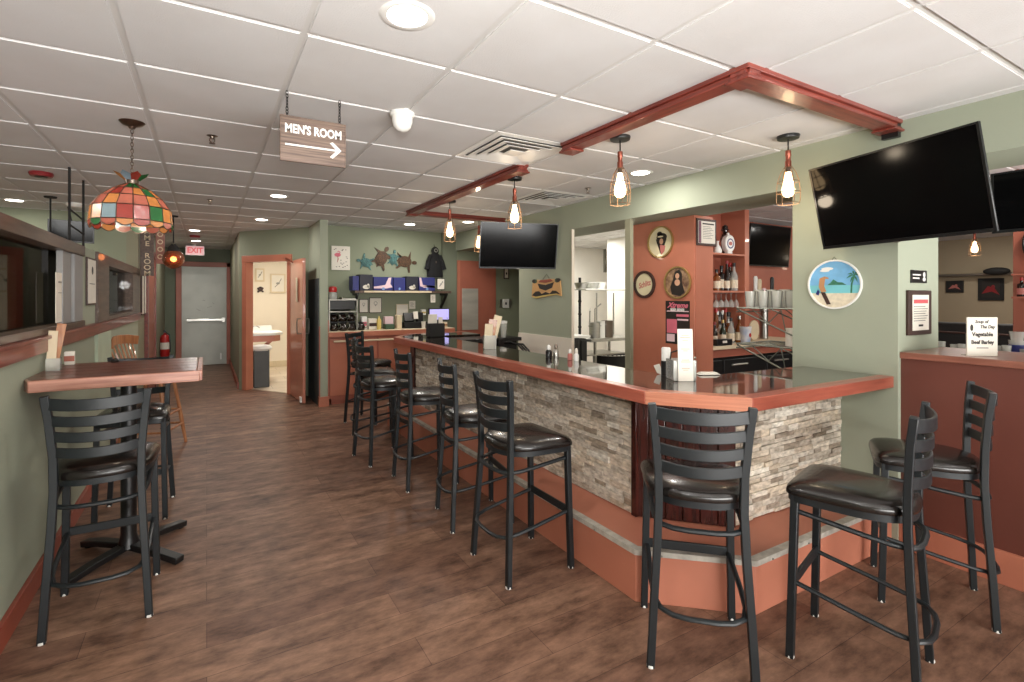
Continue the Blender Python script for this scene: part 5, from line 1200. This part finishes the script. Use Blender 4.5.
def tap(u, v0, v1, m, label):
    y = 3.75; a, b = at_y(u, v1, y), at_y(u, v0, y); t = thing('beer_tap_handle', label, 'tap handle', a, group='beer tap handles')
    h = b.z - a.z; MB().lathe([(.0001, 0), (.014, 0), (.018, h*.2), (.030, h*.55), (.034, h*.93), (.020, h), (.0001, h)], n=16, scale=(1, .6)).build('handle', M[m], t, local=True); MB().lathe([(.008, 0), (.008, -.03), (.018, -.05), (.018, -.07), (.0001, -.07)], n=12).build('ferrule', M['steel'], t, local=True)
tap(755.5, 276, 303, 'whitep', 'white beer tap handle, leftmost of the taps'); tap(759.5, 279, 303, 'papery', 'cream beer tap handle beside the white one'); tap(764, 288, 304, 'pinkw', 'short pale beer tap handle'); tap(772, 277, 303, 'black', 'black beer tap handle with a white cap')
t = thing('draft_tower', 'steel draft tower carrying the beer taps on the back counter', 'draft tower', (6.2, 3.78, .905)); a, b = at_y(752, 303, 3.78), at_y(778, 303, 3.78)
MB().tube([(a.x, 3.80, 1.36), (b.x, 3.80, 1.36)], .045, 14).tube([((a.x+b.x)/2, 3.80, .905), ((a.x+b.x)/2, 3.80, 1.36)], .05, 14).build('tower', M['steel'], t)
t = thing('promo_cup', 'blue and white cup on the back counter left of the wire shelves', 'cup', at_y(747, 341, 3.52)); p = at_y(747, 341, 3.52)
MB().lathe([(.0001, 0), (.05, 0), (.065, .19), (.062, .19), (.045, .01)], (p.x, 3.54, .906), 22).build('cup', mat('pale_blue_cup', (150, 174, 206), .4, alt=(225, 225, 228), vs=8), t); MB().fdisc(FY(p.x, 3.482, 1.0), 0, 0, .02, .024, 0, .002, 14).build('red_dot', M['red'], t)
t = thing('round_plaque', 'pale round plaque standing behind the blue and white cup', 'plaque', at_y(753, 333, 3.7)); p = at_y(753, 330, 3.72); MB().fdisc(FY(p.x, 3.72, 1.03), 0, 0, .10, .12, 0, .02, 30).build('plaque', M['papery'], t, bevel=.003)
tag(MB().box((6.6, 3.5, .906), (6.9, 3.8, .93)).build('cutting_board', M['wood_l']), 'thin board on the right end of the back counter', 'board') if False else None

# ================================================================== KITCHEN
t = thing('kitchen_shelf_rack', 'chrome wire rack with long shelf seen through the kitchen opening', 'rack', (5.4, 5.6, 0))
p = at_y(582, 300, 5.7); q = at_y(612, 300, 5.45)
MB().tube([(p.x, 5.75, 0), (p.x, 5.75, 1.72)], .020).build('post', M['blackm'], t); MB().tube([(6.05, 5.75, 0), (6.05, 5.75, 1.72)], .016).build('post', M['steel'], t)
for z in (1.555,): MB().box((p.x - .05, 5.55, z - .02), (6.12, 6.0, z)).build('shelf', M['whitep'], t, bevel=.003)
for k in range(7): MB().lathe([(.020, 0), (.028, .02), (.020, .04)], (p.x, 5.75, .4 + k*.19), 12).build('collar', M['blackm'], t)
t = thing('steel_table', 'stainless work table in the kitchen with a lower shelf', 'table', (5.3, 5.4, 0)); a, b = at_y(589, 337, 5.4), at_y(627, 337, 5.4)
MB().box((a.x, 5.35, .80), (b.x + .2, 5.95, .84)).build('top', M['steel'], t, bevel=.004)
MB().box((a.x, 5.40, .60), (b.x, 5.9, .615)).build('lower_shelf', M['steel'], t)
for x in (a.x + .13, b.x + .1): MB().tube([(x, 5.42, 0), (x, 5.42, .80)], .022).build('leg', M['steel'], t); MB().tube([(x, 5.88, 0), (x, 5.88, .80)], .022).build('leg', M['steel'], t)
for x in (5.0, 5.35): MB().tube([(x + .28, 5.9, .84), (x + .28, 5.9, 1.5)], .012).build('rail_post', M['steel'], t)
for k, (u, r, h, lab, m) in enumerate(((595, .075, .22, 'steel stock pot on the kitchen table, left of three', 'steel'), (600.5, .065, .24, 'tall bright steel canister on the kitchen table between the pots', 'whitep'), (607, .085, .24, 'dark steel stock pot on the kitchen table, right of three', 'pewter'))):
    p = at_y(u, 334, 5.50 + k*.03); t = thing('stock_pot', lab, 'pot', (p.x, p.y, .84), group='pots on the kitchen table')
    MB().lathe([(.0001, 0), (r, 0), (r, h), (r + .006, h + .004), (r - .004, h + .004), (r - .006, .01)], n=26).build('pot', M[m], t, local=True)
    for s in (-1, 1): MB().tube([(s*r, -.025, h*.8), (s*(r + .03), -.02, h*.8), (s*(r + .03), .02, h*.8), (s*r, .025, h*.8)], .006, 6).build('handle', M['steel_m'], t, local=True)
t = thing('kitchen_faucet', 'pre-rinse faucet and ladles rising behind the pots in the kitchen', 'faucet', (5.1, 5.85, .84)); 
MB().tube([(5.10, 5.85, .84), (5.10, 5.85, 1.22), (5.02, 5.75, 1.26), (4.94, 5.66, 1.22)], .012).tube([(5.2, 5.85, .84), (5.2, 5.85, 1.25), (5.28, 5.8, 1.33)], .010).build('pipe', M['steel'], t)
t = thing('trash_bin', 'large black waste bin under the kitchen table', 'bin', (5.25, 5.6, 0)); MB().lathe([(.0001, 0), (.22, 0), (.25, .56), (.27, .57), (.27, .59), (.24, .59)], (5.32, 5.66, 0), 26).build('bin', M['blackm'], t)
MB().tube([(5.32 + .262*math.cos(q), 5.66 + .262*math.sin(q), .575) for q in [2*PI*i/28 for i in range(28)]], .010, 6, closed=True).build('bin_liner_rim', M['whitep'], t)
t = thing('kitchen_appliance', 'black kitchen appliance with a white top at the left of the kitchen opening', 'appliance', (4.6, 5.4, 0)); a, b = at_y(575, 330, 5.35), at_y(592, 327, 5.0)
MB().box((4.42, 5.35, .25), (4.60, 5.75, .86)).box((4.36, 5.33, .0), (4.46, 5.75, .875)).build('body', M['black'], t, bevel=.01)
MB().box((4.36, 5.33, .875), (4.66, 5.80, .90)).build('top', M['whitep'], t); MB().box((4.50, 5.33, .45), (4.60, 5.36, .83)).build('door', M['blackm'], t, bevel=.01)
for k, (u, w, m, lab) in enumerate(((583, .10, 'steel', 'nested bowls at the left of the kitchen shelf'), (594, .12, 'glassware', 'clear tub in the middle of the kitchen shelf'), (603, .08, 'whitep', 'white tub on the kitchen shelf beside the wall'))):
    p = at_y(u, 286, 5.7); t = thing('storage_tub', lab, 'tub', (p.x, 5.75, 1.555), group='tubs on the kitchen shelf'); MB().lathe([(.0001, 0), (w*.7, 0), (w, .09), (w*.96, .09), (w*.68, .008)], n=20).build('tub', M[m], t, local=True)
    if m != 'steel': MB().lathe([(w*1.02, .088), (w*1.02, .10), (.0001, .102)], n=20).build('lid', M['whitep'], t, local=True)
t = thing('paper_rack', 'grey wall tray with papers on the white kitchen wall', 'tray', at_x(618, 282, 6.14)); f = FX(6.15, 5.72, 1.68); MB().fbox(f, -.17, .15, -.06, .05, .0, .12).build('tray', M['steel_m'], t); MB().plate(f, [(-.17, .05), (-.05, .09), (.15, .05), (.15, .04), (-.17, .04)], .02, .11).build('papers', M['paper'], t)
t = thing('electrical_conduit', 'grey vertical strip on the far kitchen wall', 'conduit', at_y(605, 260, 7.99)); p = at_y(605.5, 262, 7.99); MB().box((p.x - .05, 7.96, p.z - .22), (p.x + .05, 8.0, p.z + .28)).build('strip', M['steel_m'], t)
tag(MB().lathe([(.0001, 0), (.09, 0), (.085, -.008), (.0001, -.01)], (5.3, 7.0, CEIL - .001), 24).build('kitchen_ceiling_light', M['led']), 'round ceiling light in the kitchen', 'ceiling light')
lamp('kitchen_light', 'AREA', (5.6, 6.9, CEIL - .03), 46, (1, .97, .92), .5)
lamp('kitchen_light', 'AREA', (5.0, 5.0, CEIL - .03), 20, (1, .97, .92), .4)

# ================================================================== LOUNGE BEYOND THE HALF WALL
t = thing('lounge_counter', 'dark bar counter with glassware behind the half wall', 'counter', (4.95, .9, 0))
MB().box((4.72, -.6, 0), (5.2, 1.78, .96)).build('body', M['blackm'], t); MB().box((4.68, -.6, .96), (5.22, 1.80, 1.0)).build('worktop', M['brown'], t, bevel=.004)
for k in range(12):
    y = 1.70 - k*.058; pint(4.80 + .05*(k % 2), y, 1.0, 'short clear glass on the lounge counter, %s from the pillar' % ords[k], 'glasses on the lounge counter', .085 + .01*(k % 3), .026)
t = thing('booth_bench', 'long black booth back along the lounge', 'booth', (8.2, 1.5, 0))
MB().box((8.0, -2.5, .0), (8.2, 3.9, 1.12)).build('backrest', M['blackm'], t, bevel=.02); MB().box((7.55, -2.5, .0), (8.0, 3.9, .45)).build('seat', M['black_vinyl'], t, bevel=.02)
MB().tube([(7.98, -2.5, 1.0), (7.98, 3.9, 1.0)], .012).build('piping', M['dframe'], t)
for (u0, v0, u1, v1, lab, m) in ((946, 281, 963.5, 292.5, 'small framed print on the lounge wall, left of two', 'rose'), (978, 278.5, 1004, 300.5, 'larger dark framed print with red on the lounge wall, right of two', 'dred')):
    a, b = at_x(u0, v0, 11.58), at_x(u1, v1, 11.58); f = FX(11.6, (a.y+b.y)/2, (a.z+b.z)/2); w, h = abs(a.y-b.y)/2, abs(a.z-b.z)/2; t = thing('framed_print', lab, 'framed picture', f.o)
    MB().fbox(f, -w, w, -h, h, .001, .03).build('frame', M['blackm'], t, bevel=.004); MB().fbox(f, -w+.05, w-.05, -h+.05, h-.05, .03, .033).build('print', M['ink'], t)
    MB().plate(f, [(-w*.7, -h*.4), (-w*.2, h*.3), (w*.3, h*.1), (w*.7, -h*.5), (w*.1, -h*.2)], .033, .035).fdisc(f, w*.2, h*.2, w*.15, h*.2, .033, .036, 12).build('print_shape', M[m], t)
a, b = at_x(944, 275.5, 11.4), at_x(1010, 274, 11.4)
t = thing('wall_ledge', 'long pale ledge across the lounge wall with a dark cap hung on it', 'ledge', (11.4, (a.y+b.y)/2, a.z)); MB().box((11.45, b.y - .8, a.z - .02), (11.59, a.y + .2, a.z + .02)).build('ledge', M['steel_m'], t, bevel=.01)
p = at_x(992, 271, 11.2); MB().ball((11.4, p.y, p.z), .13, 16, (.6, 1.3, .5)).build('cap', M['blackm'], t)
f = FX(5.618, 1.375, 1.845); t = thing('round_lit_sign', 'round white sign with blue and red stripes on the salmon post at the right edge', 'sign', f.o); f = FX(5.618, 1.225, 1.85)
MB().fdisc(f, 0, 0, .125, .18, .001, .05, 32).build('housing', M['black'], t, bevel=.004); MB().fdisc(f, 0, .01, .112, .155, .05, .053, 32).build('face', M['whitep'], t)
MB().plate(f, [(-.10, -.05), (.02, .06), (.10, .10), (.10, .04), (-.04, -.09)], .053, .055).build('blue_stripe', M['blue'], t); MB().plate(f, [(-.09, .05), (-.02, .12), (.02, .14), (-.08, .02)], .053, .055).build('red_stripe', M['red'], t)
t = thing('liquor_niche', 'small shelf of red and dark bottles on the salmon post at the right edge', 'shelf', (5.55, 1.2, 1.4))
for z in (1.62, 1.44): MB().box((5.50, 1.0, z - .015), (5.618, 1.39, z)).build('shelf', M['orange_d'], t)
for k in range(4): bottle(5.565, 1.35 - k*.085, 1.62 if False else 1.44, 'square', ('bottle_d', 'amber_liq')[k % 2], 'small bottle on the niche shelf at the right edge, %s from the left' % ords[k], .58, 'red', 'niche bottles', 'rose')
t = thing('cup_dispenser', 'clear stacked cups with blue stripe at the right edge behind the half wall', 'cups', (4.3, 1.02, 1.0)); p = at_y(1018, 350, 1.05)
MB().lathe([(.035, 0), (.045, .14), (.043, .14), (.0001, .01)], (4.86, 1.20, 1.0), 20).build('cup', M['glassware'], t); MB().lathe([(.0385, .03), (.043, .11)], (4.86, 1.20, 1.0), 20).build('blue_band', M['blue'], t); MB().lathe([(.030, .13), (.042, .20), (.040, .20)], (4.86, 1.20, 1.0), 20).build('inner_cup', M['glassware'], t)

# ================================================================== BATHROOM AND CORRIDOR
t = thing('bathroom_sink', 'white sink counter on a wooden wall bracket in the bathroom', 'sink', (.85, 9.2, .8))
MB().prism([(.56, 8.85), (1.0, 8.85), (1.12, 9.0), (1.12, 9.55), (.56, 9.55)], .80, .845).build('counter', M['whitep'], t, bevel=.006); MB().box((.56, 9.50, .845), (1.0, 9.55, .93)).build('backsplash', M['whitep'], t, bevel=.003)
MB().prism([(.56, 8.87), (.98, 8.87), (1.08, 9.0), (1.08, 9.5), (.56, 9.5)], .70, .80).build('wood_apron', M['orange'], t)
MB().bar([(.97, 9.1, .72), (.62, 9.1, .42)], .05, .05).build('bracket', M['orange'], t)
MB().tube([(.66, 9.2, .845), (.66, 9.2, .93), (.74, 9.2, .94), (.78, 9.2, .91)], .010).build('faucet', M['steel'], t)
t = thing('trash_can', 'dark grey waste bin with a white liner inside the bathroom door', 'bin', (.70, 8.62, .006))
MB().prism([(.64, 8.56), (.87, 8.56), (.87, 8.80), (.64, 8.80)], .006, .60).build('bin', mat('grey_plastic', (78, 80, 80), .5), t, bevel=.012)
MB().lathe([(.16, .58), (.175, .61), (.15, .65), (.08, .665), (.0001, .66)], (.755, 8.68, .006), 18, scale=(.95, .95)).build('liner', M['whitep'], t)
for u0, v0, u1, v1, lab, mk in ((255, 268.5, 264.5, 281.5, 'small framed print high on the bathroom wall, left of two', 3), (270, 274, 285.5, 293, 'larger framed print on the bathroom wall, right of two', 3)):
    frame_y(u0, u1, v0, v1, 10.99, lab, 'framed_print', 'framed picture', 'papery', mk, .02, .03)
p = at_y(260.5, 290, 10.97); tag(MB().obox((p.x, 10.985, p.z), (.14, .01, .03), Matrix.Rotation(.6, 3, 'Y')).obox((p.x, 10.985, p.z), (.14, .01, .03), Matrix.Rotation(-.7, 3, 'Y')).fdisc(FY(p.x, 10.99, p.z), 0, .02, .05, .05, .001, .02, 12).build('wall_decal', M['dframe']), 'small dark wall ornament under the left bathroom print', 'wall ornament')
tag(MB().box((.562, 9.3, 1.25), (.575, 9.6, 1.75)).build('paper_towel_holder', M['whitep'], bevel=.004), 'white dispenser on the left bathroom wall above the sink', 'dispenser')
lamp('added_lounge_fill', 'AREA', (8.2, 1.6, CEIL - .03), 45, (1, .93, .82), .5)  # added without a fixture to brighten the lounge wall
lamp('added_dining_fill', 'AREA', (-2.8, 3.6, CEIL - .03), 26, (1, .95, .88), .5)  # added fill that lifts the dining room behind the left panes
lamp('bathroom_light', 'AREA', (1.35, 9.3, CEIL - .03), 34, (1, .95, .86), .4)
# exit sign
p = at_y(195, 250.5, 11.0); f = FY(p.x, 11.0, p.z); t = thing('exit_sign', 'lit pink-white EXIT sign hanging in front of the grey corridor door', 'exit sign', f.o)
MB().fbox(f, -.155, .155, -.09, .09, -.03, 0).build('housing', M['whitep'], t, bevel=.004); MB().fbox(f, -.148, .148, -.083, .083, 0, .001).build('face', M['exitm'], t)
text('lettering', 'EXIT', .14, f, .0015, M['exitr'], t, bold=.004, sx=.9)
MB().tube([(f.o.x, 11.015, f.o.z + .08), (f.o.x, 11.015, CEIL)], .012).build('stem', M['whitep'], t)
p = at_x(163.5, 342, -.66)
t = thing('fire_extinguisher', 'red fire extinguisher hung low on the left corridor wall', 'fire extinguisher', (-.66, 10.7, .35))
MB().lathe([(.0001, 0), (.065, 0), (.075, .015), (.075, .34), (.055, .39), (.025, .41), (.022, .44), (.0001, .44)], n=22).build('cylinder', M['red'], t, local=True)
MB().box((-.02, -.05, .44), (.02, .03, .475)).box((-.012, -.10, .475), (.012, .02, .488)).build('valve', M['black'], t, local=True); MB().tube([(.0, -.03, .45), (.07, -.05, .40), (.085, -.03, .2), (.08, -.02, .08)], .010, 8).build('hose', M['black'], t, local=True)
MB().lathe([(.0755, .14), (.0755, .26)], n=22).build('label', M['paper'], t, local=True)
# vertical lettered sign at the corridor mouth
t = thing('vertical_sign', 'narrow vertical board with pale stacked letters above the corridor mouth', 'sign', (-.69, 7.75, 2.0)); f = FY(-.655, 7.6, 2.03)
MB().fbox(f, -.075, .070, -.33, .35, 0, .025).build('board', M['brown'], t, bevel=.003)
for k, ch in enumerate('GAME ROOM'):
    if ch != ' ': text('lettering', ch, .088, Fr(f.p(0, .30 - k*.075, 0), f.r, n=f.n), .026, M['papery'], t, bold=.001, sx=1.1)
t = thing('vertical_sign', 'second narrow reddish vertical strip with pale rings beside the stacked-letter board', 'sign', (-.53, 7.8, 2.05)); f = FY(-.52, 7.62, 2.06)
MB().fbox(f, -.05, .05, -.20, .33, 0, .022).build('board', mat('weathered_red_board', (150, 104, 92), .6, var=.15, vs=20), t, bevel=.003)
mb = MB()
for k in range(5): mb.fring(f, 0, .27 - k*.095, .020, .032, .022, .024, 14)
mb.build('ring_marks', M['papery'], t)
for y0, lab in ((7.72, 'narrow white poster on the left corridor wall, nearer of two'), (8.0, 'narrow white poster on the left corridor wall, further of two')):
    t = thing('wall_poster', lab, 'poster', (-.735, y0 + .1, 1.5)); MB().box((-.742, y0, 1.20), (-.722, y0 + .18, 1.82)).build('frame', M['dframe'], t); MB().box((-.7215, y0 + .012, 1.215), (-.719, y0 + .168, 1.805)).build('sheet', M['paper'], t)
struct('trim_16', MB().box((-.745, 4.75, .80), (-.722, 5.35, 1.154)), mat('pale_green_panel', (176, 190, 168), .6))
# papers at the left windows
f = FL(-.742, 4.56, 1.55)
t = thing('framed_notice', 'white notice in a thin dark frame between the two left windows', 'framed notice', f.o); MB().fbox(f, -.14, .16, -.17, .17, .001, .012).build('frame', M['dframe'], t); MB().fbox(f, -.13, .15, -.158, .158, .012, .0135).build('sheet', M['paper'], t); MB().fdisc(f, .02, .08, .03, .03, .0135, .0145, 12).fbox(f, -.08, .10, -.02, -.015, .0135, .0145).build('print', M['ink'], t)
f = FL(-.757, 3.80, 1.46); t = thing('taped_notice', 'white paper notice taped to the grey post of the left window', 'notice', f.o); MB().fbox(f, -.11, .10, -.17, .12, .001, .004).build('sheet', M['paper'], t); MB().fbox(f, -.06, .03, .06, .07, .004, .005).fbox(f, -.06, .05, .0, .005, .004, .005).build('print', M['steel_m'], t)
p = at_y(57, 277, 7.49); f = FY(p.x, 7.5, p.z); t = thing('dining_notice', 'pale framed notice on the far dining room wall seen through the left window', 'framed notice', p); MB().fbox(f, -.14, .14, -.19, .19, .001, .015).build('frame', M['orange_d'], t); MB().fbox(f, -.12, .12, -.17, .17, .015, .017).build('sheet', M['paper'], t)
# receptacle and switch plates
for (x, y, z, lab) in ((-.742, 9.85, 1.15, 'pale switch plate on the left corridor wall'),):
    t = thing('switch_plate', lab, 'switch', (x, y, z)); MB().box((x, y - .04, z - .06), (x + .008, y + .04, z + .06)).build('plate', M['whitep'], t, bevel=.002); MB().box((x + .008, y - .01, z - .02), (x + .012, y + .01, z + .02)).build('toggle', M['papery'], t)
